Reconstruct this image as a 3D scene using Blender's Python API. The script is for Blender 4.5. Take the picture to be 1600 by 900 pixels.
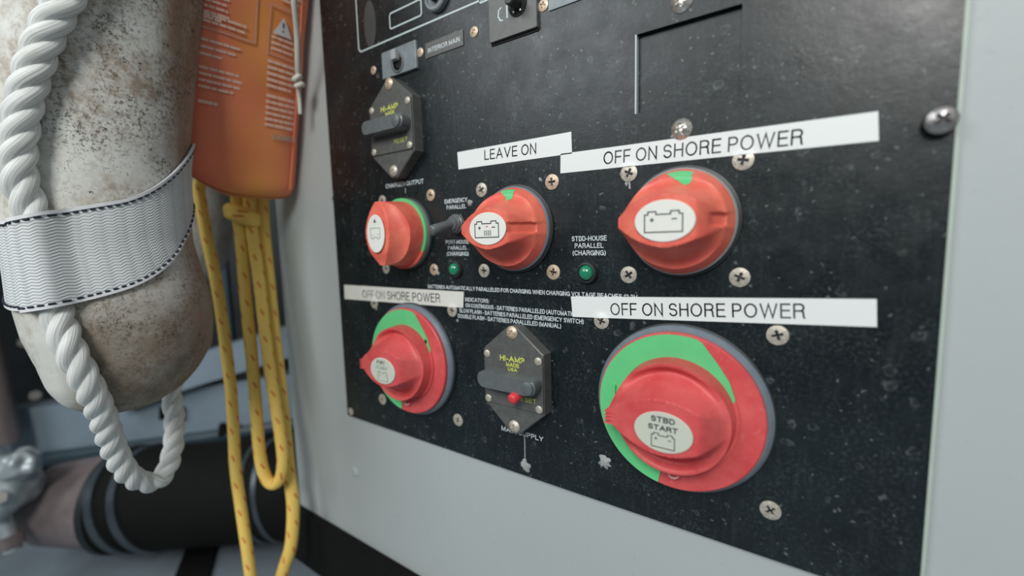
import bpy, bmesh, math, random
from mathutils import Vector, Matrix, noise
random.seed(7)
for o in list(bpy.data.objects): bpy.data.objects.remove(o)
SC = bpy.context.scene
COL = SC.collection
# World frame: X along the panel, Z up, the panel face lies in y = 0 and looks towards -y.
def W(u, v, n): return Vector((u, -n, v))

# ------------------------------------------------------------------ camera
cd = bpy.data.cameras.new('camera'); cam = bpy.data.objects.new('camera', cd); COL.objects.link(cam)
right = Vector((0.81855879, 0.5738465, -0.02572364)).normalized()
down = Vector((0.03994399, -0.10153684, -0.99402955)).normalized()
fwd = Vector((-0.57303228, 0.81264412, -0.1060356)).normalized()
m = Matrix((right, -down, -fwd)).transposed().to_4x4(); m.translation = W(0.15070749, 0.02788736, 0.2137254)
cam.matrix_world = m
cd.sensor_width = 36.0; cd.lens = 686.155 / 1600 * 36.0; cd.clip_start = 0.01; cd.clip_end = 50
cd.dof.use_dof = True; cd.dof.focus_distance = 0.236; cd.dof.aperture_fstop = 3.6
SC.camera = cam
# ------------------------------------------------------------------ light
wd = bpy.data.worlds.new('world'); SC.world = wd; wd.use_nodes = True
wd.node_tree.nodes['Background'].inputs[0].default_value = (0.88, 0.95, 1.0, 1)
wd.node_tree.nodes['Background'].inputs[1].default_value = 0.33
def area(name, loc, target, sx, sy, power, col):
    ld = bpy.data.lights.new(name, 'AREA'); ld.shape = 'RECTANGLE'; ld.size = sx; ld.size_y = sy
    ld.energy = power; ld.color = col
    o = bpy.data.objects.new(name, ld); COL.objects.link(o); o.location = loc
    o.rotation_euler = (target - loc).to_track_quat('-Z', 'Y').to_euler(); return o
area('hatch_daylight', W(0.37, 0.67, 1.00), W(0.0, 0.0, 0.0), 0.42, 0.42, 12.0, (1.0, 0.985, 0.95))
area('left_fill', W(-0.55, 0.75, 1.1), W(-0.25, -0.05, 0.05), 0.7, 0.7, 8.2, (0.94, 0.98, 1.0))  # fill light added to brighten the left side; no doorway is there
SC.view_settings.view_transform = 'Standard'; SC.view_settings.look = 'None'
SC.view_settings.exposure = -0.12; SC.view_settings.gamma = 1.0; SC.view_settings.use_curve_mapping = False

# ------------------------------------------------------------------ materials
class NT:
    def __init__(s, name):
        s.m = bpy.data.materials.new(name); s.m.use_nodes = True; s.t = s.m.node_tree
        s.b = s.t.nodes['Principled BSDF']; s.tc = None
    def n(s, typ, **kw):
        x = s.t.nodes.new(typ)
        for k, v in kw.items():
            if k in x.inputs: x.inputs[k].default_value = v
            else: setattr(x, k, v)
        return x
    def l(s, a, b): s.t.links.new(a, b)
    def co(s, kind='Object', scale=None):
        if not s.tc: s.tc = s.n('ShaderNodeTexCoord')
        o = s.tc.outputs[kind]
        if scale:
            mp = s.n('ShaderNodeMapping'); mp.inputs['Scale'].default_value = scale; s.l(o, mp.inputs[0]); o = mp.outputs[0]
        return o
    def noise(s, scale, detail=4, rough=.6, kind='Object', sc=None, dist=0):
        x = s.n('ShaderNodeTexNoise'); x.inputs['Scale'].default_value = scale; x.inputs['Detail'].default_value = detail
        x.inputs['Roughness'].default_value = rough; x.inputs['Distortion'].default_value = dist
        s.l(s.co(kind, sc), x.inputs['Vector']); return x.outputs['Fac']
    def ramp(s, fac, stops):
        r = s.n('ShaderNodeValToRGB'); e = r.color_ramp.elements
        while len(e) < len(stops): e.new(.5)
        for i, (p, c) in enumerate(stops):
            e[i].position = p; e[i].color = (c, c, c, 1) if not isinstance(c, tuple) else (*c, 1)
        s.l(fac, r.inputs[0]); return r.outputs[0]
    def mix(s, fac, a, b, mode='MIX'):
        x = s.n('ShaderNodeMix', data_type='RGBA', blend_type=mode)
        for sock, v in ((x.inputs[0], fac), (x.inputs[6], a), (x.inputs[7], b)):
            if isinstance(v, (int, float)): sock.default_value = v
            elif isinstance(v, tuple): sock.default_value = (*v, 1)
            else: s.l(v, sock)
        return x.outputs[2]
    def math(s, op, a, b=None, c=None):
        x = s.n('ShaderNodeMath', operation=op)
        for i, v in enumerate((a, b, c)):
            if v is None: continue
            if isinstance(v, (int, float)): x.inputs[i].default_value = v
            else: s.l(v, x.inputs[i])
        return x.outputs[0]
    def bump(s, h, st=.3, dist=.0003):
        x = s.n('ShaderNodeBump'); x.inputs['Strength'].default_value = st; x.inputs['Distance'].default_value = dist
        s.l(h, x.inputs['Height']); s.l(x.outputs[0], s.b.inputs['Normal'])
    def color(s, c):
        if isinstance(c, tuple): s.b.inputs['Base Color'].default_value = (*c, 1)
        else: s.l(c, s.b.inputs['Base Color'])
    def set(s, rough=None, metal=None, spec=None, coat=None):
        if rough is not None:
            if isinstance(rough, (int, float)): s.b.inputs['Roughness'].default_value = rough
            else: s.l(rough, s.b.inputs['Roughness'])
        if metal is not None: s.b.inputs['Metallic'].default_value = metal
        if spec is not None: s.b.inputs['Specular IOR Level'].default_value = spec
        if coat is not None: s.b.inputs['Coat Weight'].default_value = coat
def simple(name, c, rough=.5, metal=0, var=.15, scale=90, bump=0):
    t = NT(name); f = t.noise(scale)
    t.color(t.mix(f, tuple(x * (1 - var) for x in c), tuple(min(1, x * (1 + var)) for x in c)))
    t.set(rough, metal)
    if bump: t.bump(t.noise(scale * 4), bump)
    return t.m
def mat_panel():
    t = NT('panel_black')
    base = t.mix(t.noise(14, 5), (0.0018, 0.0044, 0.0056), (0.0050, 0.0098, 0.0120))
    haze = t.ramp(t.noise(24, 6, .72, dist=.4), [(.44, 0.), (.78, .6)])
    base = t.mix(haze, base, (0.014, 0.023, 0.026))
    st = t.ramp(t.noise(75, 5, .7, sc=(4, 4, .45)), [(.52, 0.), (.78, .45)])        # dribble marks
    base = t.mix(st, base, (0.032, 0.044, 0.047))
    sp = t.ramp(t.noise(620, 5, .75), [(.50, 0.), (.72, .9)])                        # dust grains
    sp2 = t.math('MULTIPLY', sp, t.ramp(t.noise(38, 5, .65), [(.40, .12), (.62, 1.)]))
    base = t.mix(sp2, base, (0.060, 0.078, 0.080))
    # dried drops: broken rings and small dots, irregular outlines
    dn = t.n('ShaderNodeTexNoise'); dn.inputs['Scale'].default_value = 260; dn.inputs['Detail'].default_value = 3; t.l(t.co(), dn.inputs['Vector'])
    va = t.n('ShaderNodeVectorMath', operation='SCALE'); va.inputs['Scale'].default_value = .0042; t.l(dn.outputs['Color'], va.inputs[0])
    vb = t.n('ShaderNodeVectorMath', operation='ADD'); t.l(va.outputs[0], vb.inputs[0]); t.l(t.co(), vb.inputs[1])
    v = t.n('ShaderNodeTexVoronoi'); v.inputs['Scale'].default_value = 130; t.l(vb.outputs[0], v.inputs['Vector'])
    ring = t.ramp(v.outputs['Distance'], [(.14, .12), (.24, .55), (.31, 0.)])
    sel = t.n('ShaderNodeSeparateColor'); t.l(v.outputs['Color'], sel.inputs[0])
    ring = t.math('MULTIPLY', ring, t.math('GREATER_THAN', sel.outputs[0], .74))
    ring = t.math('MULTIPLY', ring, t.ramp(t.noise(210, 4), [(.42, 0.), (.66, .75)]))
    base = t.mix(ring, base, (0.20, 0.23, 0.23))
    v2 = t.n('ShaderNodeTexVoronoi'); v2.inputs['Scale'].default_value = 420; t.l(vb.outputs[0], v2.inputs['Vector'])
    s2 = t.n('ShaderNodeSeparateColor'); t.l(v2.outputs['Color'], s2.inputs[0])
    dot = t.math('MULTIPLY', t.ramp(v2.outputs['Distance'], [(.10, .4), (.28, 0.)]), t.math('GREATER_THAN', s2.outputs[1], .935))
    base = t.mix(dot, base, (0.26, 0.29, 0.28))
    t.color(base)
    t.set(t.ramp(t.noise(70, 5), [(.3, .27), (.7, .42)]), 0, .5)
    t.bump(t.noise(200, 5, .7), .22, .0005)
    return t.m
def mat_wall():
    t = NT('painted_grey_wall')
    c = t.mix(t.noise(7, 3), (0.385, 0.43, 0.432), (0.43, 0.470, 0.47))
    c = t.mix(t.ramp(t.noise(260, 2), [(.66, 0.), (.74, .25)]), c, (0.25, 0.28, 0.28))
    t.color(c); t.set(.5, 0, .4); t.bump(t.noise(120, 3), .18, .0006); return t.m
def mat_red(name, a, b, c):
    t = NT(name)
    col = t.mix(t.ramp(t.noise(55, 5, .65), [(.35, 0.), (.7, 1.)]), a, b)
    col = t.mix(t.ramp(t.noise(320, 4), [(.6, 0.), (.8, .5)]), col, c)
    t.color(col); t.set(t.ramp(t.noise(90), [(.3, .36), (.7, .52)]), 0, .4); t.bump(t.noise(1500, 2), .05, .0002); return t.m
def mat_fender():
    t = NT('dirty_vinyl')
    base = t.mix(t.noise(28, 5), (0.56, 0.57, 0.53), (0.72, 0.73, 0.69))
    tan = t.ramp(t.noise(20, 5, .65), [(.42, 0.), (.62, .85)])
    base = t.mix(t.math('MULTIPLY', tan, t.ramp(t.noise(160, 4, .7), [(.35, .2), (.6, 1.)])), base, (0.29, 0.22, 0.15))
    # weathered brown lower end, soot by height (real soiling of the fender)
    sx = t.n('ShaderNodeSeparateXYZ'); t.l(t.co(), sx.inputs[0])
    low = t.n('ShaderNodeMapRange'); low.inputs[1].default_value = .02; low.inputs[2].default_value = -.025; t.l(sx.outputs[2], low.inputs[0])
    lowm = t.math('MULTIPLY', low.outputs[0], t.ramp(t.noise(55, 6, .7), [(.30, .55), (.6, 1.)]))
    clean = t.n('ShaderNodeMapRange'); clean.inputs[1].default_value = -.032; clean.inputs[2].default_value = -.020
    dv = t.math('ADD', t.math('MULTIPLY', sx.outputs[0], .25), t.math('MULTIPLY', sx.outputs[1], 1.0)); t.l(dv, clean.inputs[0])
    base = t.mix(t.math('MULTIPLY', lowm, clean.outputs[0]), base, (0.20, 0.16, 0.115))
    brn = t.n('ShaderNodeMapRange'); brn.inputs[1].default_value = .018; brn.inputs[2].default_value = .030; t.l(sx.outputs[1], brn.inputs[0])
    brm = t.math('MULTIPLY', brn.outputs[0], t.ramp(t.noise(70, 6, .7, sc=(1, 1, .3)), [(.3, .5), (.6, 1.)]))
    base = t.mix(brm, base, (0.30, 0.195, 0.135))  # brown dirt plus the orange bag's reflected colour painted on that side
    zone = t.ramp(t.noise(24, 5, .65), [(.42, .12), (.58, 1.)])
    sp = t.ramp(t.noise(480, 6, .8), [(.50, 0.), (.58, .95)])
    fine = t.math('MULTIPLY', sp, zone)
    base = t.mix(t.math('MULTIPLY', fine, t.math('ADD', t.math('MULTIPLY', clean.outputs[0], .85), .05)), base, (0.075, 0.065, 0.05))
    big = t.ramp(t.noise(150, 6, .8), [(.60, 0.), (.66, .95)])
    base = t.mix(t.math('MULTIPLY', big, clean.outputs[0]), base, (0.03, 0.028, 0.022))
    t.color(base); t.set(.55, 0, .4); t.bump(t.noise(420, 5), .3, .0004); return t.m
def mat_strap():
    t = NT('woven_webbing')
    s = t.n('ShaderNodeSeparateXYZ'); t.l(t.co('UV'), s.inputs[0])
    tri = t.math('PINGPONG', t.math('MULTIPLY', s.outputs[0], 62), .5)
    ph = t.math('ADD', t.math('MULTIPLY', s.outputs[1], 30), t.math('MULTIPLY', tri, 1.1))
    wv = t.math('SINE', t.math('MULTIPLY', ph, 6.2832))
    wv = t.math('ADD', t.math('MULTIPLY', wv, .5), .5)
    cols = t.math('ADD', t.math('MULTIPLY', t.math('SINE', t.math('MULTIPLY', s.outputs[0], 6.2832 * 31)), .5), .5)
    c = t.mix(t.ramp(wv, [(.15, 0.), (.6, 1.)]), (0.43, 0.47, 0.48), (0.70, 0.735, 0.735))
    c = t.mix(t.ramp(cols, [(.0, .35), (.25, 0.)]), c, (0.38, 0.42, 0.44))
    c = t.mix(t.ramp(t.noise(30, 4), [(.5, 0.), (.8, .35)]), c, (0.42, 0.44, 0.42))
    t.color(c); t.set(.75, 0, .25)
    t.bump(t.math('ADD', wv, t.math('MULTIPLY', cols, .5)), .6, .0004); return t.m
def mat_rope():
    t = NT('white_rope_fibre')
    s = t.n('ShaderNodeSeparateXYZ'); t.l(t.co('UV'), s.inputs[0])
    fib = t.n('ShaderNodeTexNoise'); fib.inputs['Scale'].default_value = 1.0; fib.inputs['Detail'].default_value = 3
    cv = t.n('ShaderNodeCombineXYZ'); t.l(t.math('MULTIPLY', s.outputs[0], 26), cv.inputs[0]); t.l(t.math('MULTIPLY', s.outputs[1], 40), cv.inputs[1])
    t.l(cv.outputs[0], fib.inputs['Vector'])
    c = t.mix(t.ramp(fib.outputs['Fac'], [(.32, 0.), (.65, 1.)]), (0.56, 0.585, 0.57), (0.80, 0.82, 0.80))
    c = t.mix(t.ramp(t.noise(60, 4), [(.55, 0.), (.8, .4)]), c, (0.50, 0.48, 0.40))
    t.color(c); t.set(.6, 0, .35); t.bump(fib.outputs['Fac'], .7, .0006)
    t.b.inputs['Sheen Weight'].default_value = .15; return t.m
def mat_yellow():
    t = NT('yellow_line_braid')
    s = t.n('ShaderNodeSeparateXYZ'); t.l(t.co('UV'), s.inputs[0])
    # u across the girth, v in metres along the line
    a = t.math('SINE', t.math('MULTIPLY', t.math('ADD', t.math('MULTIPLY', s.outputs[1], 330), t.math('MULTIPLY', s.outputs[0], 8)), 6.2832))
    b = t.math('SINE', t.math('MULTIPLY', t.math('SUBTRACT', t.math('MULTIPLY', s.outputs[1], 330), t.math('MULTIPLY', s.outputs[0], 8)), 6.2832))
    br = t.math('MULTIPLY', a, b)
    ph = t.math('FRACT', t.math('ADD', t.math('MULTIPLY', s.outputs[1], 42), t.math('MULTIPLY', s.outputs[0], 3)))
    ph2 = t.math('FRACT', t.math('SUBTRACT', t.math('MULTIPLY', s.outputs[1], 42), t.math('MULTIPLY', s.outputs[0], 2)))
    fl = t.math('MULTIPLY', t.math('LESS_THAN', ph, .17), t.math('LESS_THAN', ph2, .38))
    c = t.mix(t.ramp(br, [(.1, 0.), (.7, 1.)]), (0.82, 0.56, 0.13), (0.95, 0.75, 0.26))
    c = t.mix(t.noise(50, 3), c, (0.85, 0.58, 0.13))
    c = t.mix(t.math('MULTIPLY', fl, .85), c, (0.62, 0.10, 0.03))
    t.color(c); t.set(.65, 0, .25); t.bump(br, .4, .0004); return t.m
def mat_orange():
    t = NT('faded_orange_nylon')
    s = t.n('ShaderNodeSeparateXYZ'); t.l(t.co('Object'), s.inputs[0])
    # sun-faded yellowish stripe down the middle of the bag
    a = t.math('ABSOLUTE', t.math('ADD', s.outputs[0], t.math('MULTIPLY', t.noise(25, 3), -.012)))
    fade = t.ramp(t.math('MULTIPLY', a, 30), [(.0, 1.), (.45, .6), (.85, 0.)])
    c = t.mix(t.noise(30, 4), (0.76, 0.175, 0.095), (0.88, 0.29, 0.155))
    c = t.mix(t.math('MULTIPLY', fade, t.ramp(t.noise(18, 3), [(.3, .2), (.65, 1.)])), c, (0.73, 0.32, 0.07))
    c = t.mix(t.ramp(t.noise(60, 6, .7), [(.62, 0.), (.8, .35)]), c, (0.35, 0.20, 0.06))
    t.color(c); t.set(.62, 0, .3); t.bump(t.noise(500, 3), .15, .0003); return t.m
def mat_steel(name, c, rough=.45, metal=.45):
    t = NT(name)
    cc = t.mix(t.ramp(t.noise(700, 4), [(.4, 0.), (.7, 1.)]), c, tuple(x * .55 for x in c))
    t.color(cc); t.set(rough, metal); t.bump(t.noise(1100, 3), .3, .0003); return t.m

M_panel = mat_panel(); M_wall = mat_wall()
M_red = mat_red('salmon_red_plastic', (0.70, 0.108, 0.082), (0.82, 0.215, 0.14), (0.60, 0.22, 0.09))
M_crim = mat_red('crimson_red_plastic', (0.58, 0.065, 0.070), (0.68, 0.125, 0.120), (0.74, 0.23, 0.20))
M_green = simple('green_plastic', (0.12, 0.56, 0.22), .45, var=.12)
M_ring = simple('blue_grey_plastic', (0.16, 0.20, 0.235), .45, var=.2, scale=200)
M_ringd = simple('dark_grey_plastic', (0.05, 0.062, 0.072), .45, var=.3, scale=200)
M_label = simple('cream_label', (0.54, 0.57, 0.49), .5, var=.05)
M_labelw = simple('white_label', (0.74, 0.75, 0.70), .5, var=.05)
M_ink = simple('dark_ink', (0.025, 0.035, 0.04), .6, var=.1)
M_inkfade = simple('faded_ink', (0.27, 0.29, 0.28), .6, var=.3, scale=800)
M_tapew = simple('white_tape', (0.74, 0.78, 0.77), .38, var=.02, scale=20)
M_tapeold = simple('yellowed_tape', (0.66, 0.67, 0.62), .42, var=.12, scale=70)
M_tapetext = simple('tape_ink', (0.085, 0.095, 0.10), .5)
M_print = simple('white_panel_print', (0.66, 0.74, 0.76), .5, var=.2, scale=1200)
M_line = simple('pale_line_print', (0.47, 0.56, 0.57), .5, var=.1)
M_yprint = simple('yellow_print', (0.60, 0.64, 0.14), .5, var=.35, scale=900)
M_blk = simple('black_plastic', (0.018, 0.021, 0.023), .42, var=.4, scale=300, bump=.08)
M_brk = simple('worn_grey_black_plastic', (0.092, 0.097, 0.092), .40, var=.4, scale=260, bump=.1)
M_brk2 = simple('worn_charcoal_plastic', (0.11, 0.125, 0.13), .36, var=.35, scale=220, bump=.1)
M_plate = simple('scuffed_slate_plate', (0.19, 0.225, 0.24), .38, var=.45, scale=180, bump=.1)
M_hole = simple('black_recess', (0.003, 0.003, 0.003), .8, var=.1)
M_steel = mat_steel('tarnished_steel', (0.62, 0.58, 0.50))
M_brass = mat_steel('warm_worn_steel', (0.70, 0.56, 0.42))
M_bright = mat_steel('bright_steel', (0.75, 0.72, 0.66), .25, .8)
M_seal = simple('dried_sealant', (0.32, 0.34, 0.34), .7, var=.4, scale=500, bump=.4)
M_fender = mat_fender(); M_strap = mat_strap(); M_rope = mat_rope(); M_yel = mat_yellow(); M_orange = mat_orange()
M_seam = simple('dark_orange_seam', (0.36, 0.12, 0.03), .8, var=.3, scale=300)
M_stitch = simple('navy_thread', (0.012, 0.016, 0.035), .7)
M_edge = simple('white_selvedge', (0.66, 0.68, 0.70), .7, var=.15, scale=500)
M_oprint = simple('pale_pink_print', (0.86, 0.56, 0.44), .6, var=.2, scale=500)
M_tri = simple('white_grey_print', (0.66, 0.64, 0.64), .6, var=.1)
M_cord = simple('off_white_cord', (0.62, 0.62, 0.54), .7, var=.2, scale=400, bump=.3)
M_floor = simple('grey_painted_floor', (0.19, 0.235, 0.27), .5, var=.25, scale=12, bump=.2)
M_beam = simple('grey_blue_paint', (0.20, 0.26, 0.31), .5, var=.25, scale=15)
M_hose = simple('black_rubber', (0.005, 0.0055, 0.005), .8, var=.4, scale=60, bump=.15)
M_hose.node_tree.nodes['Principled BSDF'].inputs['Specular IOR Level'].default_value = .18
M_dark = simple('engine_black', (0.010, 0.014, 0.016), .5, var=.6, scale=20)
M_tube = simple('dark_teal_tube', (0.03, 0.055, 0.07), .4, var=.3, scale=30)
M_muff = simple('dull_mauve_grey_metal', (0.21, 0.175, 0.175), .45, .2, var=.5, scale=40, bump=.3)
M_cast = simple('silver_casting', (0.40, 0.46, 0.48), .4, .4, var=.35, scale=70, bump=.5)
M_band = simple('dull_clamp_steel', (0.085, 0.105, 0.12), .35, .6, var=.3, scale=60)
def mat_lens():
    t = NT('green_lens'); t.color((0.012, 0.22, 0.115)); t.set(.12, 0, .6)
    t.b.inputs['Coat Weight'].default_value = .6; return t.m
M_lens = mat_lens()

# ------------------------------------------------------------------ object helpers
def tag(o, label=None, cat=None, group=None, kind=None):
    if label: o['label'] = label
    if cat: o['category'] = cat
    if group: o['group'] = group
    if kind: o['kind'] = kind
    return o
def empty(name, loc, label, cat, group=None, rot=None):
    o = bpy.data.objects.new(name, None); COL.objects.link(o); o.location = loc; o.empty_display_size = .01
    if rot: o.rotation_euler = rot
    return tag(o, label, cat, group)
def obj(name, vf, mat, parent=None, smooth=None, uv=None, loc=None):
    vs, fs = vf
    me = bpy.data.meshes.new(name); me.from_pydata([tuple(v) for v in vs], [], fs); me.validate(clean_customdata=False)
    if uv:
        l = me.uv_layers.new(name='UVMap')
        for p in me.polygons:
            for li, vi in zip(p.loop_indices, p.vertices): l.data[li].uv = uv(p.index, vi)
    bm = bmesh.new(); bm.from_mesh(me); bmesh.ops.recalc_face_normals(bm, faces=bm.faces)
    if smooth is not None:
        for f in bm.faces: f.smooth = True
        for e in bm.edges:
            if len(e.link_faces) == 2 and e.calc_face_angle(0) > math.radians(smooth): e.smooth = False
    bm.to_mesh(me); bm.free()
    me.materials.append(mat)
    o = bpy.data.objects.new(name, me); COL.objects.link(o)
    if parent: o.parent = parent
    if loc: o.location = loc
    return o
def L(a, b, h): return (a, -h, b)          # panel-local: a right, b up, h out of the panel
def cat(*ms):
    V, F = [], []
    for v, f in ms:
        k = len(V); V += list(v); F += [tuple(i + k for i in q) for q in f]
    return V, F
def lathe(prof, seg=48, cx=0, cz=0):
    V, F = [], []
    for r, h in prof:
        for i in range(seg):
            a = 2 * math.pi * i / seg; V.append(L(cx + r * math.cos(a), cz + r * math.sin(a), h))
    for j in range(len(prof) - 1):
        for i in range(seg):
            F.append((j * seg + i, j * seg + (i + 1) % seg, (j + 1) * seg + (i + 1) % seg, (j + 1) * seg + i))
    F.append(tuple(range(seg))); F.append(tuple((len(prof) - 1) * seg + i for i in range(seg)))
    return V, F
def prism(poly, h0, h1, bev=0):
    n = len(poly); V = []; F = []
    cx = sum(p[0] for p in poly) / n; cz = sum(p[1] for p in poly) / n
    lay = [(h0, 0), (h1 - bev, 0), (h1, bev)] if bev else [(h0, 0), (h1, 0)]
    for h, b in lay:
        for x, z in poly:
            d = math.hypot(x - cx, z - cz) or 1; k = (d - b * 1.2) / d
            V.append(L(cx + (x - cx) * k, cz + (z - cz) * k, h))
    for j in range(len(lay) - 1):
        for i in range(n): F.append((j * n + i, j * n + (i + 1) % n, (j + 1) * n + (i + 1) % n, (j + 1) * n + i))
    F.append(tuple(range(n))); F.append(tuple((len(lay) - 1) * n + i for i in range(n)))
    return V, F
def rbox(x0, x1, z0, z1, h0, h1, r=.001, bev=.0, n=5):
    P = []
    for cx, cz, a0 in ((x1 - r, z1 - r, 0), (x0 + r, z1 - r, 90), (x0 + r, z0 + r, 180), (x1 - r, z0 + r, 270)):
        for i in range(n + 1):
            a = math.radians(a0 + 90 * i / n); P.append((cx + r * math.cos(a), cz + r * math.sin(a)))
    return prism(P, h0, h1, bev)
def box3(x0, x1, y0, y1, z0, z1):
    V = [(x, y, z) for x in (x0, x1) for y in (y0, y1) for z in (z0, z1)]
    return V, [(0, 1, 3, 2), (4, 6, 7, 5), (0, 4, 5, 1), (2, 3, 7, 6), (0, 2, 6, 4), (1, 5, 7, 3)]
def stroke(pts, w, h0, h1, closed=False):
    """flat printed line of width w along a polyline"""
    n = len(pts); V = []; F = []
    for i in range(n):
        p = Vector(pts[i]).to_2d()
        a = Vector(pts[i - 1]).to_2d() if (i or closed) else None; b = Vector(pts[(i + 1) % n]).to_2d() if (i < n - 1 or closed) else None
        d1 = (p - a).normalized() if a is not None else (b - p).normalized(); d2 = (b - p).normalized() if b is not None else d1
        n1 = Vector((-d1.y, d1.x)); n2 = Vector((-d2.y, d2.x)); mm = (n1 + n2)
        mm = mm.normalized() if mm.length > 1e-6 else n1
        k = w / 2 / max(.35, mm.dot(n1))
        for s in (1, -1):
            q = p + mm * k * s
            V.append(L(q.x, q.y, h0)); V.append(L(q.x, q.y, h1))
    m_ = n if closed else n - 1
    for i in range(m_):
        a = i * 4; b = ((i + 1) % n) * 4
        F += [(a + 1, b + 1, b + 3, a + 3), (a, a + 2, b + 2, b), (a, b, b + 1, a + 1), (a + 2, a + 3, b + 3, b + 2)]
    if not closed: F += [(0, 1, 3, 2), (m_ * 4, m_ * 4 + 2, m_ * 4 + 3, m_ * 4 + 1)]
    return V, F
def _arc(cx, cz, rx, rz, a0, a1, n=10):
    return [(cx + rx * math.cos(math.radians(a0 + (a1 - a0) * i / n)), cz + rz * math.sin(math.radians(a0 + (a1 - a0) * i / n))) for i in range(n + 1)]
# grotesque capitals drawn as centre lines: width, open strokes (cap height 1)
GL = {
 'A': (.80, [[(0, 0), (.40, 1), (.80, 0)], [(.13, .34), (.67, .34)]]),
 'B': (.62, [[(0, .53), (.36, .53)] + _arc(.36, .765, .22, .235, -90, 90)[1:] + [(0, 1), (0, 0), (.38, 0)] + _arc(.38, .265, .24, .265, -90, 90)[1:] + [(.34, .53)]]),
 'C': (.74, [_arc(.38, .5, .38, .5, 38, 322, 22)]),
 'D': (.68, [[(0, 0), (0, 1), (.30, 1)] + _arc(.30, .5, .38, .5, 90, -90, 16)[1:] + [(0, 0)]]),
 'E': (.56, [[(.56, 1), (0, 1), (0, 0), (.58, 0)], [(0, .53), (.52, .53)]]),
 'F': (.52, [[(.54, 1), (0, 1), (0, 0)], [(0, .50), (.48, .50)]]),
 'G': (.78, [_arc(.39, .5, .39, .5, 38, 330, 22) + [(.78, .46), (.44, .46)], [(.78, .46), (.78, 0)]]),
 'H': (.64, [[(0, 0), (0, 1)], [(.64, 0), (.64, 1)], [(0, .53), (.64, .53)]]),
 'I': (.0, [[(0, 0), (0, 1)]]),
 'J': (.44, [[(.44, 1), (.44, .26)] + _arc(.22, .24, .22, .24, 0, -180)[1:]]),
 'K': (.62, [[(0, 0), (0, 1)], [(.60, 1), (0, .38)], [(.20, .58), (.64, 0)]]),
 'L': (.50, [[(0, 1), (0, 0), (.52, 0)]]),
 'M': (.78, [[(0, 0), (0, 1), (.39, .06), (.78, 1), (.78, 0)]]),
 'N': (.64, [[(0, 0), (0, 1), (.64, 0), (.64, 1)]]),
 'O': (.82, [_arc(.41, .5, .41, .5, 90, 450, 28)]),
 'P': (.58, [[(0, 0), (0, 1), (.34, 1)] + _arc(.34, .735, .25, .265, 90, -90)[1:] + [(0, .47)]]),
 'R': (.64, [[(0, 0), (0, 1), (.38, 1)] + _arc(.38, .755, .23, .245, 90, -90)[1:] + [(0, .51)], [(.36, .51)] + _arc(.40, .36, .18, .15, 90, 0, 5)[1:] + [(.60, .08), (.64, 0)]]),
 'S': (.62, [_arc(.31, .745, .28, .255, 20, 230, 14) + _arc(.33, .265, .29, .265, 72, -160, 16)]),
 'T': (.68, [[(0, 1), (.68, 1)], [(.34, 1), (.34, 0)]]),
 'U': (.64, [[(0, 1), (0, .32)] + _arc(.32, .32, .32, .32, 180, 360, 12)[1:] + [(.64, 1)]]),
 'V': (.76, [[(0, 1), (.38, 0), (.76, 1)]]),
 'W': (1.10, [[(0, 1), (.275, 0), (.55, 1), (.825, 0), (1.10, 1)]]),
 'X': (.70, [[(0, 0), (.70, 1)], [(0, 1), (.70, 0)]]),
 'Y': (.72, [[(0, 1), (.36, .42), (.72, 1)], [(.36, .42), (.36, 0)]]),
 '1': (.26, [[(0, .78), (.18, .80), (.26, 1), (.26, 0)]]), '2': (.52, [_arc(.26, .74, .26, .26, 165, -30, 10) + [(.02, .02), (.54, 0)]]),
 '3': (.52, [_arc(.24, .76, .23, .24, 160, -90, 12) + _arc(.25, .26, .27, .26, 88, -165, 14)]),
 '-': (.26, [[(0, .36), (.26, .36)]]), ':': (.0, [[(0, .0), (0, .06)], [(0, .60), (0, .66)]]), '.': (.0, [[(0, .0), (0, .06)]]),
 '(': (.16, [_arc(.36, .42, .36, .66, 125, 235, 8)]), ')': (.16, [_arc(-.20, .42, .36, .66, 55, -55, 8)])}
def text(parent, s, x0, x1, z0, z1, h, mat, name='printed_text', ang=0, bold=0):
    """flat lettering drawn with strokes, fitted to the box x0..x1, z0..z1 at height h"""
    hw = .108 + bold; H_ = z1 - z0; gap = .30; x = hw / 2; items = []
    for ch in s:
        if ch == ' ': x += .34; continue
        w, st = GL[ch]; items.append((x, st)); x += w + gap
    tot = x - gap + hw / 2; kx = (x1 - x0) / tot; kz = H_ * (1 - hw); ca, sa = math.cos(ang), math.sin(ang); lw = hw * H_
    ms = []
    for ox, st in items:
        for j, pl in enumerate(st):
            P = []
            for px_, pz_ in pl:
                X = x0 + (ox + px_) * kx; Z = z0 + hw / 2 * H_ + pz_ * kz
                P.append((x0 + (X - x0) * ca - (Z - z0) * sa, z0 + (X - x0) * sa + (Z - z0) * ca))
            a_, b_ = Vector(P[0]), Vector(P[1]); P[0] = tuple(a_ + (a_ - b_).normalized() * lw * .5) if (pl[0][0], pl[0][1]) != pl[-1] else P[0]
            a_, b_ = Vector(P[-1]), Vector(P[-2]); P[-1] = tuple(a_ + (a_ - b_).normalized() * lw * .5) if pl[0] != pl[-1] else P[-1]
            dh = j * .00001; V, F = stroke(P, lw, h - .00003, h + dh); ms.append((V, [F[k] for k in range(0, len(F), 1)]))
    V, F = cat(*ms)
    return obj(name, (V, F), mat, parent)
def frames(P, up=Vector((0.3, 0.2, 1))):
    T = []
    for i in range(len(P)):
        a = P[max(0, i - 1)]; b = P[min(len(P) - 1, i + 1)]; T.append((b - a).normalized())
    n = (up - T[0] * up.dot(T[0])).normalized(); N = [n]
    for i in range(1, len(P)):
        n = (n - T[i] * n.dot(T[i])).normalized(); N.append(n)
    return T, N
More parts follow.
